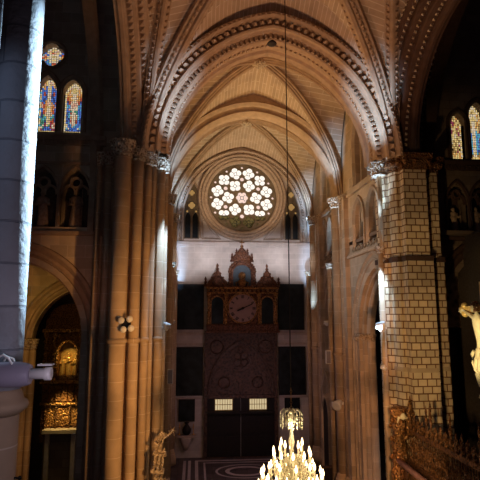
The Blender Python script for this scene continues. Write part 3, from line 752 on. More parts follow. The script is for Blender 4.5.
# shadowed aisle behind the right arcade
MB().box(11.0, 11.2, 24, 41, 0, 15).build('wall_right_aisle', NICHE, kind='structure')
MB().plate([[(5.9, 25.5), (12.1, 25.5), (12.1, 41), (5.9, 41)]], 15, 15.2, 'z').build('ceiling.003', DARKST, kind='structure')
d2 = MB().plate([arch_loop(36.2, 3.6, .85, 1.3, 0)], 5.62, 5.72, 'x').build('door_2', DOORW, kind='structure')
m = MB().sweep(arch_frames('x', 36.2, 3.6, .85, 1.3, 14, 3.6), [(.0, 5.6), (.03, 5.5), (.18, 5.48), (.25, 5.9)])
g = arch_frames('x', 36.2, 4.2, 1.2, 2.4, 10); m.sweep(g, [(-.1, 5.9), (-.08, 5.6), (.08, 5.6), (.1, 5.9)])
m.build('door_frame', STONE, d2)

# ------------------------------------------------------------------ stained glass helper
def mosaic(mb_, rows, x0, z1, cw, ch, Y, inside):
    for r, row in enumerate(rows):
        for c, k in enumerate(row):
            xa, za = x0+c*cw, z1-(r+1)*ch
            if k == 'k' or not inside(xa+cw/2, za+ch/2): continue
            g = .012; j = lambda: random.uniform(-.012, .012)
            mb_.add([(xa+g+j(), Y, za+g+j()), (xa+cw-g+j(), Y, za+g+j()), (xa+cw-g+j(), Y, za+ch-g+j()), (xa+g+j(), Y, za+ch-g+j())], [(0, 1, 2, 3)], mi=KEYS.index(k))
KEYS = list(CH)
def in_arch(cx, z0, a, h):
    pts = [p for p, _ in pointed(a, h, 20)]
    def f(x, z):
        if abs(x-cx) > a: return False
        if z < z0: return True
        for (s0, q0), (s1, q1) in zip(pts, pts[1:]):
            if s0 <= x-cx <= s1: return z-z0 < q0+(q1-q0)*(x-cx-s0)/max(1e-6, s1-s0)
        return False
    return f
L1 = ['kkkkwykkkk', 'kkkywwykkk', 'kkoywpwokk', 'kopywypyok', 'wyobwwboyp', 'ybobyybbpy', 'wbbbwwbbbw', 'cbrbwwbrbc', 'wbrnwpnrbw', 'ybbnwwnbby', 'wbnbywbnbw', 'cbnowpbnbc', 'wrbopwobrw', 'ypropwpoby',
      'wproyyorpw', 'cbpowwopbc', 'wbrowworby', 'ynrpwwprnw', 'wngywwycnw', 'cngcywcgnc', 'wgcgwygrnw', 'yggnyprrny', 'wggmwymrpw', 'cgwmygmwrc', 'wwgnbbrwww', 'ymnbbnbmmy', 'yyyyyyyyyy', 'ywywyywywy']
L2 = ['kkkkwykkkk', 'kkkywwykkk', 'kkywwwwykk', 'kywpyywpyk', 'kwoyyyyowk', 'wyowyywoyw', 'yopywwypoy', 'wooowwooow', 'yrowwwworw', 'wrooywoory', 'ynrpwwprnw', 'wbrwppwrby', 'yccppppccw', 'wcbwpwwcbw', 'ybpwwwwbcy',
      'wbbgwggbbw', 'yncrwwgbby', 'wbcwwwwcbw', 'yncowwocby', 'wbnpwwpcnw', 'ynbrwwrbny', 'wbcpwwrbnw', 'ywbcpwcbby', 'wwbbwcbbcw', 'ycwbbbbwcy', 'wnnbnbbnnw', 'yyyyyyyyyy', 'wywyywywyw']
R1 = ['kkkyykkk', 'kkydyokk', 'kdmyydyk', 'kymmdyyd', 'ydymoydy', 'wyodyyow', 'ydwyymdy', 'wymdydyo', 'ydmyydmy', 'wkyywymw', 'ydyywyyd', 'wywyydyw', 'ydydyydy', 'wywydywy', 'yddydymy', 'wkydydyw', 'ydkdydky', 'wydddmyw', 'ydoyoyoy', 'wyyoyyow', 'yoyyyyoy', 'wdydydyw']
R2 = ['kkkkwykkkk', 'kkkywwykkk', 'kkywyywykk', 'kywydyywyk', 'kyowwwwoyk', 'wyywyywyyw', 'yowyyyywoy', 'wyoywwyoyw', 'ydoywwyody', 'wdyowwoydw', 'ydywwwwydy', 'wmcywwcymw', 'yccbwwcccy', 'wmcbyybccw', 'ymccwwccmy', 'wdbcwwcbdw', 'ymccppccmy', 'wdbcyycbdw',
      'ymccwwccmy', 'wdnbwwbndw', 'ymdcyycdmy', 'wdddwwdddw', 'yyoyyyyoyy', 'wdywyywydw']
Q = ['kkkkwwkkkk', 'kkcwyywckk', 'kcwpywpwck', 'kbwyrpywbk', 'cpbwwwwbrc', 'prwwyywwor', 'roywwwwyoo', 'cpbwyywbpc', 'kbcwwwwcbk', 'kwbcrrcbwk', 'kcwboobwck', 'kkcwrowckk', 'kkkwcckkkk']
gm = [GLASS[k] for k in KEYS]
NY = 26.3
def glass_window(n, holes, build):
    o = MB().plate([[(min(p[0] for p in holes[0])-.12, min(p[1] for p in holes[0])-.02), (max(p[0] for p in holes[0])+.12, min(p[1] for p in holes[0])-.02), (max(p[0] for p in holes[0])+.12, max(p[1] for p in holes[0])+.12), (min(p[0] for p in holes[0])-.12, max(p[1] for p in holes[0])+.12)]], NY+.5, NY+.56, 'y').build('window_%d' % n, LEAD, kind='structure')
    m = MB(); build(m); m.build('glass', gm, o)
    return o

# ------------------------------------------------------------------ nave side wall (left) and chancel side wall (right)
def ground_wall(name, x0, x1, arches, niches, wins, quats, mat, frame):
    loops = [[(x0, 0), (x1, 0), (x1, 30), (x0, 30)]]
    for c, z, a, h, zb in arches+niches+wins: loops.append(arch_loop(c, z, a, h, zb)[::-1])
    for c, z, R in quats: loops.append(foil(c, z, R, 4, PI/4*0, 40, .22)[::-1])
    w = MB().plate(loops, NY, NY+1.2, 'y').build(name, mat, kind='structure')
    for c, z, a, h, zb in arches:
        m = MB().sweep(arch_frames('y', c, z, a, h, 22, z-.02), [(1.0, NY), (.96, NY-.2), (.8, NY-.24), (.66, NY-.1), (.6, NY), (.45, NY-.02), (.36, NY-.1), (.25, NY+.05), (.2, NY+.3), (0, NY+.34), (-.1, NY+.3), (-.14, NY+.6), (-.14, NY+1.3)])
        m.build('arch_moulding', frame, w)
    for c, z, a, h, zb in niches:
        m = MB().sweep(arch_frames('y', c, z, a, h, 14, z-zb), [(.16, NY), (.12, NY-.14), (.04, NY-.14), (0, NY+.05), (0, NY+.2)])
        for sg in (-1, 1):
            m.sweep(arch_frames('y', c+sg*a*.48, z+.05, a*.44, .42, 10, .1), [(-.07, NY+.25), (-.05, NY+.05), (.04, NY+.05), (.06, NY+.25)])
        m.sweep(ring_frames(c, 0, z+h*.45, a*.36, 18), [(-.06, NY+.25), (-.04, NY+.02), (.05, NY+.02), (.07, NY+.25)], closed=True)
        m.build('niche_tracery', frame, w)
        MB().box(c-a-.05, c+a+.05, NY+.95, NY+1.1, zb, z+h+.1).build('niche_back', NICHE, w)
    for c, z, a, h, zb in wins:
        m = MB().sweep(arch_frames('y', c, z, a, h, 14, z-zb), [(.3, NY), (.26, NY-.1), (.18, NY-.1), (.12, NY), (.05, NY+.05), (0, NY+.2), (0, NY+.5)]); m.build('window_moulding', frame, w)
    for c, z, R in quats:
        m = MB().sweep(ring_frames(c, 0, z, R*1.02, 30), [(.0, NY), (.04, NY-.1), (.14, NY-.12), (.2, NY)], closed=True); m.build('window_moulding', frame, w)
    return w
nw = ground_wall('wall_nave', -24, -6.65, [(-12.6, 9.7, 3.15, 3.75, .02)], [(-11.75, 17.0, .72, 1.35, 15.2), (-10.1, 17.0, .72, 1.35, 15.2), (-13.4, 17.0, .72, 1.35, 15.2)],
                 [(-11.85, 22.6, .5, .95, 20.35), (-10.5, 22.6, .5, .75, 20.35)], [(-11.72, 24.75, .66)], STONE, RIB)
m = MB().box(-20, -8.6, NY-.3, NY, 19.85, 20.1).box(-20, -8.6, NY-.18, NY, 19.6, 19.85).box(-20, -8.6, NY-.3, NY, 14.75, 14.95).box(-20, -8.6, NY-.16, NY, 18.55, 18.68)
for k in range(26): m.box(-14+.2*k, -14+.2*k+.1, NY-.26, NY-.16, 19.68, 19.84)
m.box(-9.35, -9.05, NY-.25, NY, 14.9, 19.7); m.build('trim_5', RIB, kind='structure')
# bead course under the ledge
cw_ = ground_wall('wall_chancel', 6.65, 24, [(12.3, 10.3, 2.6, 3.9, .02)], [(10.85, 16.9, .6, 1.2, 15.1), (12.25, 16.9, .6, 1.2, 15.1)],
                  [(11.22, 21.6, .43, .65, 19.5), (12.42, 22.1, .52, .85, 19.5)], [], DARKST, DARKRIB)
m = MB().box(8.4, 20, NY-.3, NY, 19.05, 19.3).box(8.4, 20, NY-.18, NY, 18.8, 19.05).box(8.4, 20, NY-.3, NY, 14.75, 14.95)
for k in range(20): m.box(9.6+.22*k, 9.6+.22*k+.11, NY-.27, NY-.17, 18.86, 19.03)
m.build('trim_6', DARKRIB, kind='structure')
glass_window(8, [arch_loop(-11.85, 22.6, .5, .95, 20.35)], lambda m: mosaic(m, L1, -12.35, 23.6, .1, .1163, NY+.48, in_arch(-11.85, 22.6, .5, .98)))
glass_window(9, [arch_loop(-10.5, 22.6, .5, .75, 20.35)], lambda m: mosaic(m, L2, -11.0, 23.4, .1, .109, NY+.48, in_arch(-10.5, 22.6, .5, .78)))
glass_window(10, [foil(-11.72, 24.75, .66, 4, 0, 40, .22)], lambda m: mosaic(m, Q, -12.38, 25.42, .132, .103, NY+.48, lambda x, z: True))
glass_window(11, [arch_loop(11.22, 21.6, .43, .65, 19.5)], lambda m: mosaic(m, R1, 10.79, 22.28, .1075, .126, NY+.48, in_arch(11.22, 21.6, .43, .68)))
glass_window(12, [arch_loop(12.42, 22.1, .52, .85, 19.5)], lambda m: mosaic(m, R2, 11.9, 22.98, .104, .145, NY+.48, in_arch(12.42, 22.1, .52, .88)))

# ------------------------------------------------------------------ statues
def figure(x, y, z, h, seed=0, mat=STATUE, arms='book', par=None, name='figure'):
    rnd = random.Random(seed); m = MB(); n = 18; s = h/1.75
    prof = [(.26, 0), (.27, .1), (.23, .45), (.215, .8), (.20, 1.0), (.225, 1.22), (.235, 1.36), (.19, 1.44), (.075, 1.49), (.065, 1.53)]
    V, F = [], []
    ph = rnd.random()*6
    for k, (r, zz) in enumerate(prof):
        for i in range(n):
            t = 2*PI*i/n; fold = 1+(.10*math.cos(6*t+ph) if zz < 1.0 else .03*math.cos(4*t+ph))
            sx = 1.0 if zz < 1.1 else 1.12; sy = .72
            sway = .03*math.sin(zz*2+ph)
            V.append((x+s*(r*fold*sx*math.cos(t)+sway), y+s*r*fold*sy*math.sin(t), z+s*zz))
    for k in range(len(prof)-1):
        for i in range(n): F.append((k*n+i, k*n+(i+1) % n, (k+1)*n+(i+1) % n, (k+1)*n+i))
    m.add(V, F, None, 0, True)
    hx = x+s*.03*math.sin(3+ph)
    m.ball((hx, y-s*.02, z+s*1.63), s*.105, 10, 1.25, sx=.9)
    m.ball((hx, y-s*.12, z+s*1.61), s*.03, 6, 1.2)
    m.lathe((hx, y+s*.01, z+s*1.64), [(s*.115, -s*.06), (s*.125, s*.02), (s*.1, s*.1), (s*.02, s*.135)], 10)
    m.ball((hx, y-s*.085, z+s*1.53), s*.05, 6, 1.5)
    for sg in (-1, 1):
        if arms == 'staff' and sg > 0: hand = (x+s*.33, y-s*.22, z+s*1.15)
        else: hand = (x+sg*s*.06, y-s*.24, z+s*(1.1+.06*sg))
        m.tube([(x+sg*s*.22, y, z+s*1.36), (x+sg*s*.29, y-s*.05, z+s*1.08), hand], [s*.075, s*.08, s*.055], 8)
        m.ball(hand, s*.05, 6)
    if arms == 'staff': m.cyl((x+s*.34, y-s*.24, z), (x+s*.34, y-s*.24, z+s*1.75), s*.02)
    else: m.box(x-s*.12, x+s*.1, y-s*.31, y-s*.26, z+s*1.08, z+s*1.3)
    return m.build(name, mat, par)
def statue(x, y, z, h, label, seed, arms, mat=STATUE):
    t = thing('saint_statue', (x, y, z), label, 'statue', 'robed saints standing in the wall niches')
    MB().lathe((x, y, z), [(.34, 0), (.34, .08), (.26, .12), (.26, .22), (.32, .26), (.32, .32)], 8).build('pedestal', mat, t)
    figure(x, y, z+.32, h, seed, mat, arms, t)
statue(-11.85, 26.75, 14.95, 1.95, 'robed stone saint in the left wall niche, nearer the big blue column', 1, 'book')
statue(-10.15, 26.75, 14.95, 2.0, 'robed stone saint in the left wall niche, nearer the clustered pier', 2, 'staff')
statue(10.85, 26.75, 14.95, 1.45, 'shadowed stone saint in the right wall niche beside the painted pier', 3, 'staff')
statue(12.2, 26.75, 14.95, 1.5, 'shadowed stone saint in the right wall niche at the picture edge', 4, 'book')
# carved relief in the chancel arch head
t = tag(MB().plate([arch_loop(12.3, 10.3, 2.5, 3.8, 10.0)], NY+.7, NY+.85).build('relief_panel', carved('dark_relief', hexc(.03, .02, .015), hexc(.36, .24, .16), .8, 0, 2.6, 1.2)), 'dark arched carved relief below the right wall niches, behind the crucifix', 'relief')
MB().box(9.6, 15, NY+1.3, NY+1.4, 0, 10.2).build('wall_chancel_aisle', NICHE, kind='structure')

# ------------------------------------------------------------------ left aisle with lit vault and chapel
AW = MB().plate([[(-20, 0), (-8.6, 0), (-8.6, 16), (-20, 16)], arch_loop(-11.0, 9.0, 2.35, 3.2, .02)[::-1]], 31.0, 31.8, 'y').build('wall_left_aisle', STONE, kind='structure')
m = MB().sweep(arch_frames('y', -11.0, 9.0, 2.35, 3.2, 20, 9), [(.8, 31), (.76, 30.75), (.6, 30.7), (.5, 30.9), (.35, 30.95), (.28, 30.8), (.15, 30.85), (.05, 31), (0, 31.4), (0, 31.8)]); m.build('arch_moulding', RIB, AW)
vault('ceiling.004', -13.2, 29.2, 4.4, 1.75, 9.2, 4.4, .3, .3, .25, mat=WEB, n=24)
t = thing('aisle_pier', (-13.6, 30.7, 0), 'slim stone pier in the left aisle under the yellow lit vault', 'pillar')
for dx, r in ((-.55, .2), (-.1, .28), (.35, .2)):
    pier_shaft(t, -13.5+dx, 30.75, r, 8.75, 9.3)
# chapel altarpiece
CX = -11.75
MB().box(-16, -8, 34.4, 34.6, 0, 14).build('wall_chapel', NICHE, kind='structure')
ap = thing('altarpiece', (CX, 33.6, 0), 'gilded carved altarpiece in the dim left chapel with a lit figure niche', 'altarpiece')
m = MB().plate([arch_loop(CX, 10.2, 1.45, 1.2, 2.9), arch_loop(CX, 8.35, .56, .62, 6.9)[::-1]], 33.3, 34.1); m.build('panel', BRONZE, ap)
m = MB().box(CX-.75, CX+.75, 33.95, 34.05, 6.8, 9.2); m.build('niche_back', GOLDP, ap)
MB().sweep(arch_frames('y', CX, 8.35, .56, .62, 16, 1.45), [(-.03, 33.35), (0, 33.15), (.1, 33.1), (.16, 33.3)]).build('niche_frame', GOLD, ap)
for x in (-1.35, -.8, .8, 1.35):
    c = MB().lathe((CX+x, 33.2, 6.6), [(.14, 0), (.14, .15), (.09, .25), (.1, 1.4), (.08, 2.6), (.16, 2.75), (.16, 2.95)], 10)
    for k in range(6): c.ball((CX+x+.04*math.sin(k*2), 33.14, 7+.4*k), .12, 6)
    c.build('column', GOLD, ap)
m = MB().box(CX-1.55, CX+1.55, 33.0, 33.4, 6.45, 6.62).box(CX-1.55, CX+1.55, 33.0, 33.4, 9.6, 9.8).box(CX-1.5, CX+1.5, 33.05, 33.4, 5.15, 5.3); m.build('cornice', GOLD, ap)
m = MB()
for k in range(7):
    m.box(CX-1.4+.4*k, CX-1.4+.4*k+.32, 33.1, 33.3, 5.4, 6.35); m.ball((CX-1.24+.4*k, 33.08, 5.95), .1, 6)
m.build('predella', BRONZE, ap)
for k, x in enumerate((-.37, 0, .37)):
    tag(figure(CX+x, 33.65, 6.92, 1.15+.2*(k == 1), 20+k, GOLDP, 'book' if k else 'staff', name='gilded_figure'), ['small gilded robed figure in the lit altarpiece niche, left of the three', 'small gilded robed figure in the lit altarpiece niche, middle of the three', 'small gilded robed figure in the lit altarpiece niche, right of the three'][k], 'statue', 'gilded figures in the altarpiece niche')
at = thing('altar_table', (CX, 33.0, 0), 'altar with a glowing gold front panel below the altarpiece', 'altar')
MB().box(-12.9, -10.8, 32.6, 33.3, 3.55, 3.75).build('table_top', PALE, at)
fp = MB().box(-12.85, -10.85, 33.25, 33.32, 3.9, 5.1)
fp.build('gold_panel', GOLD, at)
for x in (-12.6, -11.05): MB().box(x-.12, x+.12, 32.7, 32.95, .0, 3.55).build('leg', PALE, at)
for x in (-12.88, -12.25, -11.45, -10.85): MB().box(x-.05, x+.05, 33.12, 33.24, 3.75, 5.15).build('panel_divider', BRONZE, at)
MB().box(-12.9, -10.8, 32.98, 33.3, .0, 3.5).build('plinth', DARKST, at)
cr = thing('altar_rail', (-11.8, 29.6, 0), 'dark low rail across the left chapel entrance', 'railing')
MB().box(-14, -9.4, 29.5, 29.7, 1.5, 1.62).build('handrail', BLACKW, cr)
for k in range(16): MB().cyl((-13.9+.3*k, 29.6, 0), (-13.9+.3*k, 29.6, 1.5), .035).build('baluster', BLACKW, cr)

# ------------------------------------------------------------------ near column and spotlight
nc = thing('near_column', (-7.03, 9, 0), 'big rough grey column in the near left, one edge lit icy blue', 'pillar')
MB().lathe((-7.03, 9, 9.4), [(.36, 0), (.35, 12)], 40).build('upper_shaft', BLUEST, nc)
MB().lathe((-7.03, 9, 9.05), [(.36, 0), (.42, .05), (.48, .10), (.505, .16), (.48, .22), (.42, .25), (.40, .32), (.38, .38), (.36, .42)], 40).build('moulded_ring', SHAFT, nc)
MB().lathe((-7.03, 9, 0), [(.42, 0), (.42, 1), (.36, 1.1), (.36, 9.05)], 40).build('lower_shaft', SHAFT, nc)
MB().lathe((-7.75, 9.3, 0), [(.32, 0), (.32, 21.4)], 30).build('side_shaft', BLUEST, nc)
MB().cyl((-6.72, 9, 8.05), (-6.58, 8.98, 8.05), .018).ball((-6.58, 8.98, 8.05), .035, 8).build('hook', BLACKW, nc)
sl = thing('spotlight', (-6.9, 8.45, 9.75), 'fat grey tube spotlight with white nose clamped to the near column', 'spotlight')
MB().lathe((-8.0, 8.45, 9.76), [(.02, 0), (.19, .02), (.2, .1), (.2, 1.5), (.17, 1.62), (.15, 1.66)], 28, axis=(1, 0, 0)).build('body', LILAC, sl)
MB().lathe((-6.36, 8.45, 9.77), [(.085, 0), (.085, .22), (.105, .25), (.105, .34), (.075, .345)], 22, axis=(1, 0, 0)).build('nose', WHITE, sl)
MB().box(-6.22, -6.0, 8.36, 8.54, 9.90, 9.925).build('barn_door', WHITE, sl)
MB().tube([(-6.85, 8.35, 9.93), (-6.82, 8.33, 10.03), (-6.74, 8.33, 10.08), (-6.66, 8.33, 10.03), (-6.6, 8.35, 9.93)], .018, 6).tube([(-6.8, 8.5, 9.93), (-6.74, 8.5, 10.04), (-6.64, 8.5, 10.0), (-6.6, 8.5, 9.9)], .018, 6).build('yoke', WHITE, sl)
MB().box(-7.12, -6.92, 8.4, 8.75, 9.5, 9.6).build('clamp', BLACKW, sl)

# ------------------------------------------------------------------ small lamps and speakers on the piers
fc = thing('floodlight_cluster', (-6.75, 22.55, 10.2), 'four round white lamps clustered on the left clustered pier', 'lamp')
MB().box(-6.95, -6.55, 22.62, 22.68, 10.0, 10.55).cyl((-6.75, 22.65, 10.3), (-6.75, 22.95, 10.3), .05).build('bracket', BLACKW, fc)
for x, z in ((-6.98, 10.45), (-6.62, 10.5), (-6.88, 10.05), (-6.55, 10.1)):
    MB().lathe((x, 22.6, z), [(.06, 0), (.12, .04), (.15, .14), (.13, .22), (.02, .24)], 14, axis=(.2, -1, .1)).build('lamp_head', WHITE, fc)
def floodlight(x, y, z, ax, label, s=1):
    t = thing('floodlight', (x, y, z), label, 'lamp', 'white floodlights on the stone piers')
    ax = Vector(ax).normalized()
    MB().lathe((x, y, z), [(.03*s, -.16*s), (.11*s, -.14*s), (.14*s, 0), (.19*s, .14*s), (.19*s, .2*s), (.15*s, .2*s)], 14, axis=ax).build('lamp_head', WHITE, t)
    MB().box(x-.22*s, x+.22*s, y+.02, y+.16*s, z-.05*s, z+.05*s).build('bracket', WHITE, t)
floodlight(-5.12, 24.75, 10.1, (.3, -.2, 1), 'white floodlight on the right edge of the left clustered pier')
floodlight(5.5, 24.5, 10.05, (-.35, -.1, 1), 'white floodlight on the left edge of the painted block pier', 1.3)
floodlight(5.55, 24.5, 8.1, (-.6, -.3, .5), 'small white lamp below the floodlight on the painted block pier', .7)
floodlight(5.15, 33.6, 10.1, (-.2, -.3, 1), 'small white lamp on the right wall pier, above the speaker', .9)
floodlight(5.1, 31.2, 5.3, (-.6, -.6, -.4), 'tilted white floodlight low on the right wall pier', 1.6)
floodlight(-5.2, 33.4, 10.2, (.2, -.3, 1), 'small white lamp on the left wall edge beside the upper painting', .8)
def speaker(x, y, z, label):
    t = thing('loudspeaker', (x, y, z), label, 'speaker', 'pale loudspeakers on the piers')
    MB().box(x-.16, x+.16, y-.12, y+.12, z-.42, z+.42).build('cabinet', WHITE, t)
    MB().box(x-.13, x+.13, y-.135, y-.12, z-.38, z+.38).build('speaker_grille', LILAC, t)
    MB().box(x-.04, x+.04, y+.12, y+.4, z-.04, z+.04).build('bracket', BLACKW, t)
speaker(5.02, 33.0, 7.95, 'pale box loudspeaker on the right wall pier at ring height')
speaker(-5.15, 30.6, 7.1, 'pale column loudspeaker beside the right edge of the left clustered pier')

# ------------------------------------------------------------------ chandelier
CHX, CHY = 0, 19.8
ch = thing('chandelier', (CHX, CHY, 7), 'lit crystal chandelier with tiers of candle lamps hanging on a long cable', 'chandelier')
MB().cyl((CHX, CHY, 7.9), (CHX-.02, CHY, 27.6), .022, n=6).build('cable', ROPE, ch)
m = MB()
for k in range(9):
    m.sweep([(Vector((CHX+.035*math.cos(2*PI*q/8)*(k % 2), CHY+.035*math.cos(2*PI*q/8)*(1-k % 2), 7.05+.1*k+.06*math.sin(2*PI*q/8))), Vector((math.cos(2*PI*q/8)*(k % 2), math.cos(2*PI*q/8)*(1-k % 2), math.sin(2*PI*q/8))), Vector((1-k % 2, k % 2, 0))) for q in range(8)], [(-.008, 0), (.008, .008), (.008, -.008), (-.008, 0)], closed=True)
m.build('chain', GOLDP, ch)
MB().lathe((CHX, CHY, 3.2), [(.02, 0), (.12, .1), (.18, .3), (.1, .5), (.08, .7), (.2, .95), (.24, 1.1), (.1, 1.3), (.07, 1.6), (.16, 1.85), (.2, 2.0), (.08, 2.2), (.06, 2.5), (.13, 2.7), (.08, 2.9), (.06, 3.15), (.10, 3.25), (.17, 3.4), (.2, 3.6), (.1, 3.75), (.04, 3.85)], 16).build('stem', CRYST, ch)
cap = MB().lathe((CHX, CHY, 6.6), [(.02, -.12), (.12, -.06), (.2, .04), (.21, .12), (.13, .2), (.08, .3), (.16, .38), (.2, .42), (.1, .46)], 16)
cap.build('crown', CRYST, ch)
m = MB()
for k in range(12):
    t_ = 2*PI*k/12; ux, uy = math.cos(t_), math.sin(t_); R = .43 if k % 2 else .33
    m.tube([(CHX+ux*r, CHY+uy*r, 6.98+dz) for r, dz in ((.08, -.02), (R*.45, .09), (R*.75, .1), (R, .0), (R*1.03, -.09))], .03, 6)
    for q in range(3): m.lathe((CHX+ux*R*1.02, CHY+uy*R*1.02, 6.72-.17*q), [(.006, 0), (.045-.008*q, .06), (.03, .12), (.006, .16)], 6)
m.build('crystal_drops', CRYST, ch)
def tier(z, R, n, ph, zc, h=.3):
    for k in range(n):
        t_ = 2*PI*(k+ph)/n; ux, uy = math.cos(t_), math.sin(t_)
        a = MB().tube([(CHX+ux*r, CHY+uy*r, z+dz) for r, dz in ((.08, -.15), (R*.35, -.32), (R*.7, -.34), (R*.95, -.16), (R, 0))], .022, 6)
        a.lathe((CHX+ux*R, CHY+uy*R, z), [(.02, -.05), (.05, 0), (.10, .04), (.11, .06), (.03, .06)], 10)
        for q in (.45, .7, .95): a.lathe((CHX+ux*R*q, CHY+uy*R*q, z-.56+.1*q), [(.004, 0), (.028, .06), (.02, .14), (.004, .22)], 5)
        arm = a.build('arm', CRYST, ch)
        MB().lathe((CHX+ux*R, CHY+uy*R, z+.06), [(.032, 0), (.032, h*.7)], 8).build('candle', CANDLE, arm)
        MB().lathe((CHX+ux*R, CHY+uy*R, z+.06+h*.7), [(.028, 0), (.045, .05), (.05, .11), (.03, .19), (.003, .28)], 8).build('bulb', BULB, arm)
tier(5.45, .42, 5, .1, 0, .34)
tier(5.12, .72, 10, .3, 0, .34)
tier(4.7, .8, 8, .0, 0, .34)
tier(4.38, 1.16, 18, .5, 0, .34)
tier(3.8, 1.45, 18, .2, 0)
m = MB()
rc = random.Random(3)
for k in range(420):
    z = rc.uniform(3.2, 5.3); R = .2+(5.3-z)*.55; t_ = rc.uniform(0, 2*PI); r = R*math.sqrt(rc.uniform(.15, 1))
    s_ = rc.uniform(.7, 1.3); m.lathe((CHX+r*math.cos(t_), CHY+r*math.sin(t_), z), [(.004, 0), (.03*s_, .05), (.024*s_, .1), (.004, .2*s_)], 5)
o = m.build('crystal_pendants', CRYST, ch); o['kind'] = 'stuff'

# ------------------------------------------------------------------ crucifix
cx0, cy0 = 6.0, 16.75
cf = thing('crucifix', (cx0, cy0, 7.3), 'large pale carved crucifix standing high above the gilded screen at the right edge', 'crucifix')
MB().box(6.08, 6.22, cy0-.13, cy0+.13, 6.4, 12.2).build('upright', CRUXGOLD, cf)
m = MB().box(6.04, 6.2, cy0-1.45, cy0+1.45, 10.94, 11.22)
m.build('crossbar', CRUXGOLD, cf)
for sg in (-1, 1):
    q = MB().cyl((6.14, cy0+sg*1.4, 10.99), (6.14, cy0+sg*2.0, 10.99), .02)
    for dy, dz in ((1.42, .16), (1.42, -.16), (1.6, 0)): q.ball((6.12, cy0+sg*dy, 11.06+dz), .16, 8)
    q.build('finial', CRUXGOLD, cf)
def skin(name, verts, edges, mat, parent, root=0, sub=2):
    me = bpy.data.meshes.new(name); me.from_pydata([v[:3] for v in verts], edges, []); me.update()
    ob = bpy.data.objects.new(name, me); COL.objects.link(ob); me.materials.append(mat)
    me.skin_vertices.new() if hasattr(me.skin_vertices, 'new') and not me.skin_vertices else None
    md = ob.modifiers.new('skin', 'SKIN'); md.use_smooth_shade = True
    if not me.skin_vertices: return None
    for i, v in enumerate(verts):
        r = v[3]; me.skin_vertices[0].data[i].radius = (r, r) if not isinstance(r, tuple) else r
        me.skin_vertices[0].data[i].use_root = (i == root)
    sd = ob.modifiers.new('sub', 'SUBSURF'); sd.levels = sd.render_levels = sub
    if parent: setpar(ob, parent)
    return ob
# body built as tapering tubes joined into one mesh (3.0 m figure)
def body():
    m = MB(); X = 5.95
    def seg(pts, r): m.tube([(X+p[0], cy0+p[1], p[2]) for p in pts], r, 12)
    m.lathe((X-.05, cy0, 9.35), [(.15, -.12), (.205, 0), (.2, .1), (.16, .32), (.155, .45), (.20, .75), (.255, 1.1), (.26, 1.3), (.2, 1.46), (.09, 1.56), (.08, 1.72)], 18, axis=(-.04, .03, 1), sx=.68)
    for sg in (-1, 1):
        seg([(-.05, sg*.22, 10.72), (-.04, sg*.36, 10.72), (0, sg*.72, 10.84), (.0, sg*.78, 10.86), (.04, sg*1.18, 10.98), (.07, sg*1.28, 11.0)], [.13, .10, .08, .075, .052, .045])
        pal = Vector((X+.08, cy0+sg*1.36, 11.0))
        m.ball(tuple(pal), .075, 8, .55, sy=1.2, sx=.5)
        for q in range(4):
            L = (.13, .15, .14, .11)[q]; b = pal+Vector((0, sg*.06, .05-.033*q))
            m.tube([b, b+Vector((-.03, sg*L*.6, .02-.012*q)), b+Vector((-.09, sg*L*.85, .01-.012*q))], [.02, .018, .013], 6)
        m.tube([pal+Vector((0, -sg*.02, .05)), pal+Vector((-.04, sg*.03, .10)), pal+Vector((-.08, sg*.07, .11))], [.022, .019, .014], 6)
        seg([(-.05, sg*.12, 9.35), (-.16, sg*.13, 8.95), (-.24, sg*.10, 8.62), (-.22, sg*.10, 8.52), (-.14, sg*.08, 8.2), (-.04, sg*.05, 7.85), (-.04, sg*.05, 7.76)], [.15, .14, .1, .1, .1, .06, .055])
        seg([(-.03, sg*.05, 7.82), (-.12, sg*.05, 7.7), (-.22, sg*.03, 7.56)], [.065, .062, .04])
    m.ball((X-.17, cy0+.06, 11.17), .135, 12, 1.3)
    m.ball((X-.30, cy0+.08, 11.13), .032, 6, 1.5)
    for sg in (-1, 1): m.ball((X-.28, cy0+.07+sg*.05, 11.19), .02, 6); m.ball((X-.16, cy0+.06+sg*.135, 11.14), .03, 6, 1.5)
    m.ball((X-.26, cy0+.08, 11.03), .06, 8, 1.3)
    return m.build('body', IVORY, cf)
bd = body()
m = MB().lathe((5.82, cy0+.06, 11.2), [(.15, -.22), (.165, -.05), (.165, .1), (.1, .19), (.01, .2)], 12, axis=(-.15, .1, 1)); m.build('hair', BRONZE, bd)
m = MB()
for k in range(22):
    a0, a1 = 2*PI*k/22, 2*PI*(k+1.6)/22
    m.tube([(5.80+.17*math.cos(a0), cy0+.06+.17*math.sin(a0), 11.25+.02*(k % 2)), (5.80+.17*math.cos(a1), cy0+.06+.17*math.sin(a1), 11.28-.02*(k % 2))], .016, 5)
m.build('thorn_crown', BRONZE, bd)
m = MB().lathe((5.89, cy0, 9.05), [(.25, 0), (.265, .1), (.24, .3), (.225, .42), (.2, .45)], 20, sx=.78)
m.tube([(5.75, cy0+.26, 9.4), (5.72, cy0+.36, 9.25), (5.74, cy0+.38, 8.9), (5.75, cy0+.33, 8.7)], [.06, .07, .06, .03], 8); m.build('loincloth', IVORY, bd)
MB().box(5.9, 6.1, cy0-.12, cy0+.12, 7.4, 7.56).build('footrest', GOLD, cf)
m = MB().lathe((6.1, cy0, 5.1), [(.3, 0), (.3, .8), (.5, .95), (.5, 1.1), (.35, 1.2), (.25, 1.4), (.3, 1.5), (.12, 1.65)], 14); m.build('pedestal', GOLD, cf)
cf.scale = (.84, .84, .84); cf.location = (6.0, 16.5, 7.72)

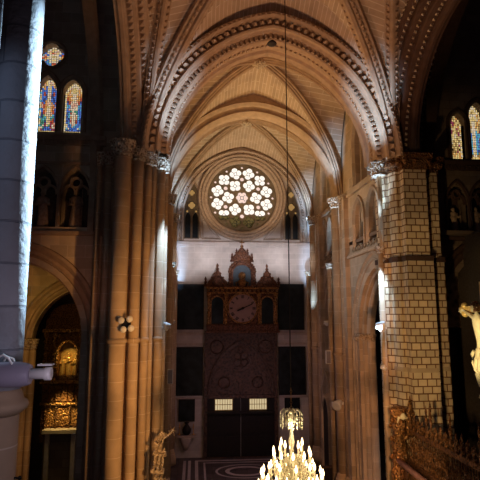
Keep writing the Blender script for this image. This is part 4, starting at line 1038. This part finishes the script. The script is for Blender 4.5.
# ------------------------------------------------------------------ gilded screen and pulpit on the right
gx = 6.15
gr = thing('gilded_screen', (gx, 19.5, 0), 'tall dark gilded iron choir screen with spiky candelabra finials in front of the painted pier', 'screen', None)
MB().box(gx-.12, gx+.12, 15.0, 23.3, 0, .6).build('base_rail', BRONZE, gr)
MB().box(gx-.08, gx+.08, 15.0, 23.3, 3.9, 4.15).build('middle_rail', BRONZE, gr)
m = MB().box(gx-.07, gx+.07, 15.0, 23.3, 5.35, 5.55)
m.build('top_rail', BRONZE, gr)
NB = 46
for k in range(NB):
    y = 15.1+8.1*k/(NB-1)
    b = MB().lathe((gx, y, .6), [(.03, 0), (.03, 1.2), (.06, 1.3), (.03, 1.4), (.03, 3.3), (.06, 3.7), (.03, 3.8), (.03, 4.75)], 6)
    b.build('bar', BRONZE, gr)
rs = random.Random(5)
for k in range(20):
    y = 15.3+.41*k; hh = (.75 if k % 5 else 1.35)+rs.uniform(-.12, .12)
    if k == 14: hh = 1.65
    s_ = MB().lathe((gx, y, 5.5), [(.07, 0), (.11, .08), (.05, .18), (.10, .3), (.04, .42), (.08, .55*hh), (.03, .65*hh), (.06, .8*hh), (.005, hh)], 8)
    for sg in (-1, 1):
        s_.tube([(gx, y, 5.6), (gx, y+sg*.12, 5.65), (gx, y+sg*.18, 5.8), (gx, y+sg*.12, 5.92), (gx, y+sg*.07, 5.86)], .03, 5)
        s_.tube([(gx-.02, y+sg*.03, 5.7+.3*hh), (gx-.02, y+sg*.1, 5.74+.3*hh), (gx-.02, y+sg*.11, 5.86+.3*hh)], .02, 5)
    s_.build('finial', BRONZE, gr)
m = MB()
for k in range(13):
    y = 15.35+.62*k
    for R in (.26, .14): m.sweep([(Vector((gx, y+R*math.cos(2*PI*q/14), 4.75+R*1.3*math.sin(2*PI*q/14))), Vector((0, math.cos(2*PI*q/14), math.sin(2*PI*q/14))), Vector((1, 0, 0))) for q in range(14)], [(-.02, 0), (.0, -.05), (.025, 0), (0, .05), (-.02, 0)], closed=True)
m.build('scroll_frieze', BRONZE, gr)
pu = thing('gilded_pulpit', (5.85, 24.0, 0), 'gilded carved pulpit corner post at the foot of the painted pier', 'pulpit')
m = MB().lathe((5.85, 23.75, 0), [(.5, 0), (.5, .5), (.3, .8), (.34, 1.4), (.26, 1.8), (.3, 2.6), (.42, 3.1), (.46, 3.4), (.36, 3.6), (.32, 4.4), (.38, 4.6), (.3, 4.8), (.3, 5.9), (.42, 6.1), (.44, 6.3), (.2, 6.4)], 12)
m.build('post', GOLD, pu)
m = MB()
for k in range(30):
    t_ = k*2.4; z = 3.2+.105*k; m.ball((5.85+.36*math.cos(t_), 23.75+.36*math.sin(t_), z), .11, 6, 1.2)
m.build('carved_leaves', GOLD, pu)
m = MB().ball((5.9, 23.3, 6.05), .13, 8, 1.2)
for sg in (-1, 1): m.tube([(5.9, 23.33, 5.95), (5.9+sg*.2, 23.34, 6.0), (5.9+sg*.26, 23.36, 5.75)], [.08, .07, .02], 6)
m.build('cherub_head', IVORY, pu)
m = MB().lathe((6.25, 23.3, 5.2), [(.2, 0), (.24, .4), (.16, .8), (.2, 1.0), (.08, 1.2), (.12, 1.35), (.01, 1.75)], 10); m.build('pinnacle', GOLD, pu)
sr = thing('stair_rail', (5.7, 22, 0), 'sloping rose coloured handrail running in front of the gilded screen', 'handrail')
MB().tube([(5.7, 23.6, 4.05), (5.72, 21.5, 3.95), (5.75, 19.6, 3.86)], .13, 8).build('handrail', PINKM, sr)
m = MB().plate([[(23.5, .3), (23.5, 3.95), (19.6, 3.76), (19.6, .3)]], 5.78, 5.86, 'x'); m.build('side_panel', BRONZE, sr)
for k in range(6): MB().box(5.66, 5.92, 19.7+.72*k-.06, 19.7+.72*k+.06, 0, 3.85).build('post', BRONZE, sr)

# ------------------------------------------------------------------ carved stand at the foot of the left pier
ps = thing('carved_pulpit', (-5.0, 23.2, 0), 'pale carved gothic pulpit with pinnacles and brackets at the foot of the clustered pier', 'pulpit')
MB().lathe((-5.0, 23.4, 0), [(.5, 0), (.5, .4), (.25, .7), (.22, 2.6), (.4, 3.0), (.45, 3.3)], 8).build('stem', GOLD, ps)
m = MB().plate([[(-5.45, 23.9), (-5.5, 23.0), (-4.6, 22.9), (-4.5, 23.7)]], 3.3, 3.55, 'z').plate([[(-5.35, 23.8), (-5.4, 23.1), (-4.7, 23.0), (-4.6, 23.6)]], 3.55, 4.2, 'z'); m.build('basin', CAPM, ps)
def house(cx, cy, cz, s, tilt, nm):
    m = MB(); d = Vector((math.sin(tilt), 0, math.cos(tilt))); e = Vector((d.z, 0, -d.x)); c = Vector((cx, cy, cz))
    for q in range(-1, 2): m.obox(c+e*.2*s*q, e*.045*s, Vector((0, .22*s, 0)), d*.42*s)
    m.obox(c-d*.42*s, e*.34*s, Vector((0, .28*s, 0)), d*.07*s); m.obox(c+d*.42*s, e*.34*s, Vector((0, .28*s, 0)), d*.06*s)
    for q in range(-1, 2):
        p = c+d*.48*s+e*.2*s*q; m.add([p-e*.1*s, p+e*.1*s, p+d*.26*s+Vector((0, -.02, 0)), p+Vector((0, .2*s, 0))], [(0, 1, 2), (1, 3, 2), (3, 0, 2)])
        m.ball(tuple(c+e*.2*s*q+Vector((0, -.22*s, 0))), .09*s, 6, 2)
    m.build(nm, CAPM, ps)
house(-4.95, 23.2, 4.35, .8, .6, 'canopy'); house(-4.82, 23.2, 5.35, .85, .12, 'canopy'); house(-4.75, 23.15, 6.3, .5, .5, 'canopy')
m = MB().tube([(-4.8, 23.2, 4.7), (-4.85, 23.2, 5.9), (-4.7, 23.15, 6.3), (-4.4, 23.1, 6.5), (-4.2, 23.1, 6.7)], .05, 6)
for k in range(6): t_ = k*1.05; m.tube([(-4.25, 23.1, 6.65), (-4.25+.2*math.cos(t_), 23.1+.1*math.sin(t_), 6.65+.2*math.sin(t_))], .02, 5)
m.build('branch', CAPM, ps)
ps.location = (-5.42, 23.2, -1.0)
lb = thing('low_barrier', (4.3, 35.6, 0), 'low dark wooden barrier near the right transept doorway', 'barrier')
MB().box(3.6, 5.3, 33.2, 33.3, .1, 1.0).build('panel', DOORW, lb); MB().box(3.5, 5.4, 33.15, 33.35, 1.0, 1.1).build('top_rail', WOOD, lb)
for x in (3.6, 5.3): MB().box(x-.06, x+.06, 33.15, 33.35, 0, 1.2).build('post', WOOD, lb)

# ------------------------------------------------------------------ light
def spot(name, loc, tgt, W, col, ang, blend=.6, size=.25):
    l = bpy.data.lights.new(name, 'SPOT'); l.energy = W; l.color = col; l.spot_size = math.radians(ang); l.spot_blend = blend; l.shadow_soft_size = size
    o = bpy.data.objects.new(name, l); COL.objects.link(o); o.location = loc
    o.rotation_euler = (Vector(tgt)-Vector(loc)).to_track_quat('-Z', 'Y').to_euler()
def point(name, loc, W, col, size=.2):
    l = bpy.data.lights.new(name, 'POINT'); l.energy = W; l.color = col; l.shadow_soft_size = size
    o = bpy.data.objects.new(name, l); COL.objects.link(o); o.location = loc
ICE = (.40, .66, 1)
WARM, AMB, COOL, ICY, MAUVE = (1, .70, .42), (1, .50, .16), (.86, .93, 1), (.55, .80, 1), (.85, .55, .66)
# vault floods in open air, with no fixtures built
spot('flood_vault_bay_left', (-4.8, 30.4, 15.5), (3.6, 28.0, 24), 1900, (1, .60, .20), 120, 1)
spot('flood_vault_bay_right', (4.8, 30.4, 15.5), (-1.5, 29.5, 26), 380, WARM, 120, 1)
spot('flood_vault_far', (0, 33.3, 14.0), (0, 37, 25), 2500, (1, .76, .42), 100, 1)
spot('flood_crossing_left', (-4.4, 20.0, 14), (2, 20.5, 27), 1350, (1, .52, .27), 120, 1)
spot('flood_crossing_right', (4.6, 20.0, 14), (-2, 20.5, 27), 1350, (1, .54, .29), 120, 1)
# cool uplights beside the shafts, plus added unseen spots aimed down and at capitals
for l, t_, W, an in (((-4.6, 24.4, 10.2), (-5.3, 25.1, 14.6), 6500, 32), ((-4.5, 24.2, 16.8), (-5.35, 25.0, 12.5), 2000, 38), ((-4.5, 24.0, 16.0), (-5.4, 24.9, 18.2), 700, 34), ((5.2, 24.3, 9.6), (5.74, 24.8, 12.2), 1800, 34), ((5.2, 24.3, 13.9), (5.74, 24.8, 11.5), 1500, 34), ((5.2, 24.2, 14.6), (5.75, 24.7, 18.2), 1500, 40),
        ((4.7, 32.5, 10.6), (5.3, 33.15, 13.0), 1900, 34), ((4.6, 31.3, 14.9), (5.45, 32.1, 18.2), 1100, 36), ((-4.6, 32.4, 10.6), (-5.4, 33.1, 15), 2200, 36),
        ((4.0, 36.6, 9.0), (5.4, 38.9, 13.2), 3800, 26), ((4.3, 37.2, 14.2), (5.4, 39.0, 17.5), 2000, 30), ((-4.6, 38.3, 10.2), (-5.5, 39.5, 14.0), 3000, 36), 
        ((-3.9, 22.2, 16.2), (-5.0, 23.4, 21.6), 3000, 34), ((4.1, 22.2, 16.2), (5.1, 23.4, 21.6), 3400, 34),
        ((4.2, 30.3, 17.2), (5.1, 31.6, 21.4), 1500, 34), ((-4.2, 30.3, 17.2), (-5.1, 31.6, 21.4), 1200, 34), ((4.5, 38.0, 17.2), (5.3, 39.7, 20.8), 1200, 36), ((-4.5, 38.0, 17.2), (-5.3, 39.7, 20.8), 1200, 36)):
    spot('cool_spot', l, t_, W, ICE, an, .9, .1)
for x in (-4.2, -1.4, 1.4, 4.2):
    spot('cool_wall_wash', (x*.85, 34, 14.0), (x, 40, 15.3), 1000, (.97, .95, 1), 46, 1)
spot('cool_side_wash', (-4.4, 29.5, 14.6), (5.9, 28.5, 13.8), 1100, (.80, .90, 1), 66, 1)
for x in (-3.2, 3.2): spot('warm_rose_wash', (x, 36.3, 16.8), (x*.35, 40, 20.8), 420, (1, .74, .52), 80, 1)  # added spots that lift the rose rim, no fixtures there
# amber beams on the crossing piers
for k, (z, W) in enumerate(((1.5, 800), (5, 950), (8.5, 1000), (12, 900), (15.3, 800))):
    spot('amber_left_pier', (-0.8, 13, 7.5), (-6.75 if z < 15 else -6.2, 23.8, z), W*4.6, AMB, 23 if z < 15 else 19, 1)
for k, (z, W) in enumerate(((2, 700), (6, 900), (9.5, 900), (13, 600), (16.5, 450))):
    spot('amber_right_pier', (-.5, 12, 7), (7.2, 23.6, z), W*3.2, (1, .66, .28), 22, 1)
for z in (1.5, 5, 8.5, 12, 15.5): spot('amber_right_wall', (2.6, 14, 8), (5.9, 29.5, z), 3600, (1, .47, .20), 16, 1)
spot('amber_nave_wall', (-6.2, 14, 8), (-10.8, 26.3, 12.8), 560, (1, .40, .2), 28, 1)  # added spot that reddens the left spandrel, without a fixture
spot('icy_column_light', (-2.0, 12.5, 14), (-7, 9, 13.5), 16000, ICY, 60, .5)
spot('blue_column_fill', (-9.0, 4.5, 15), (-7, 9, 13), 120, (.5, .65, 1), 60, .6)
point('gallery_fill', (-5.3, 6.6, 9.7), 55, (.88, .74, .95), .3)
spot('crucifix_light', (2.0, 13.0, 8.5), (6, 16.9, 9.8), 1500, (1, .78, .36), 26, .5)
point('chandelier_glow', (0, 19.8, 3.6), 160, (1, .66, .34), .5)
for k in range(4):
    point('chandelier_glow', (.95*math.cos(PI/4+k*PI/2), 19.8+.95*math.sin(PI/4+k*PI/2), 5.05), 7, (1, .75, .45), .08)
point('chandelier_glow', (0, 19.35, 6.45), 55, (1, .75, .45), .05)  # extra light added to brighten the crown, no bulb sits here
point('aisle_vault_lamp', (-12.4, 28.8, 11.4), 34, (1, .62, .12), .2)
spot('altar_lamp', (-11.75, 31.6, 9.6), (-11.75, 33.8, 7.7), 420, (1, .72, .22), 38, .8)
spot('altar_panel_lamp', (-11.75, 32.3, 6.2), (-11.8, 33.2, 4.4), 260, (1, .72, .22), 80, .8)
point('far_wall_low_fill', (0, 35, 6), 130, MAUVE, 1.0)  # mauve fill added for the lower end wall, no lamp hangs here
w = bpy.data.worlds.new('world'); scene.world = w; w.use_nodes = True
w.node_tree.nodes['Background'].inputs['Color'].default_value = (.5, .35, .42, 1); w.node_tree.nodes['Background'].inputs['Strength'].default_value = .012
scene.view_settings.view_transform = 'Standard'; scene.view_settings.look = 'None'; scene.view_settings.gamma = 1; scene.view_settings.exposure = 0
scene.view_settings.use_curve_mapping = False
try: scene.cycles.use_denoising = True
except Exception: pass
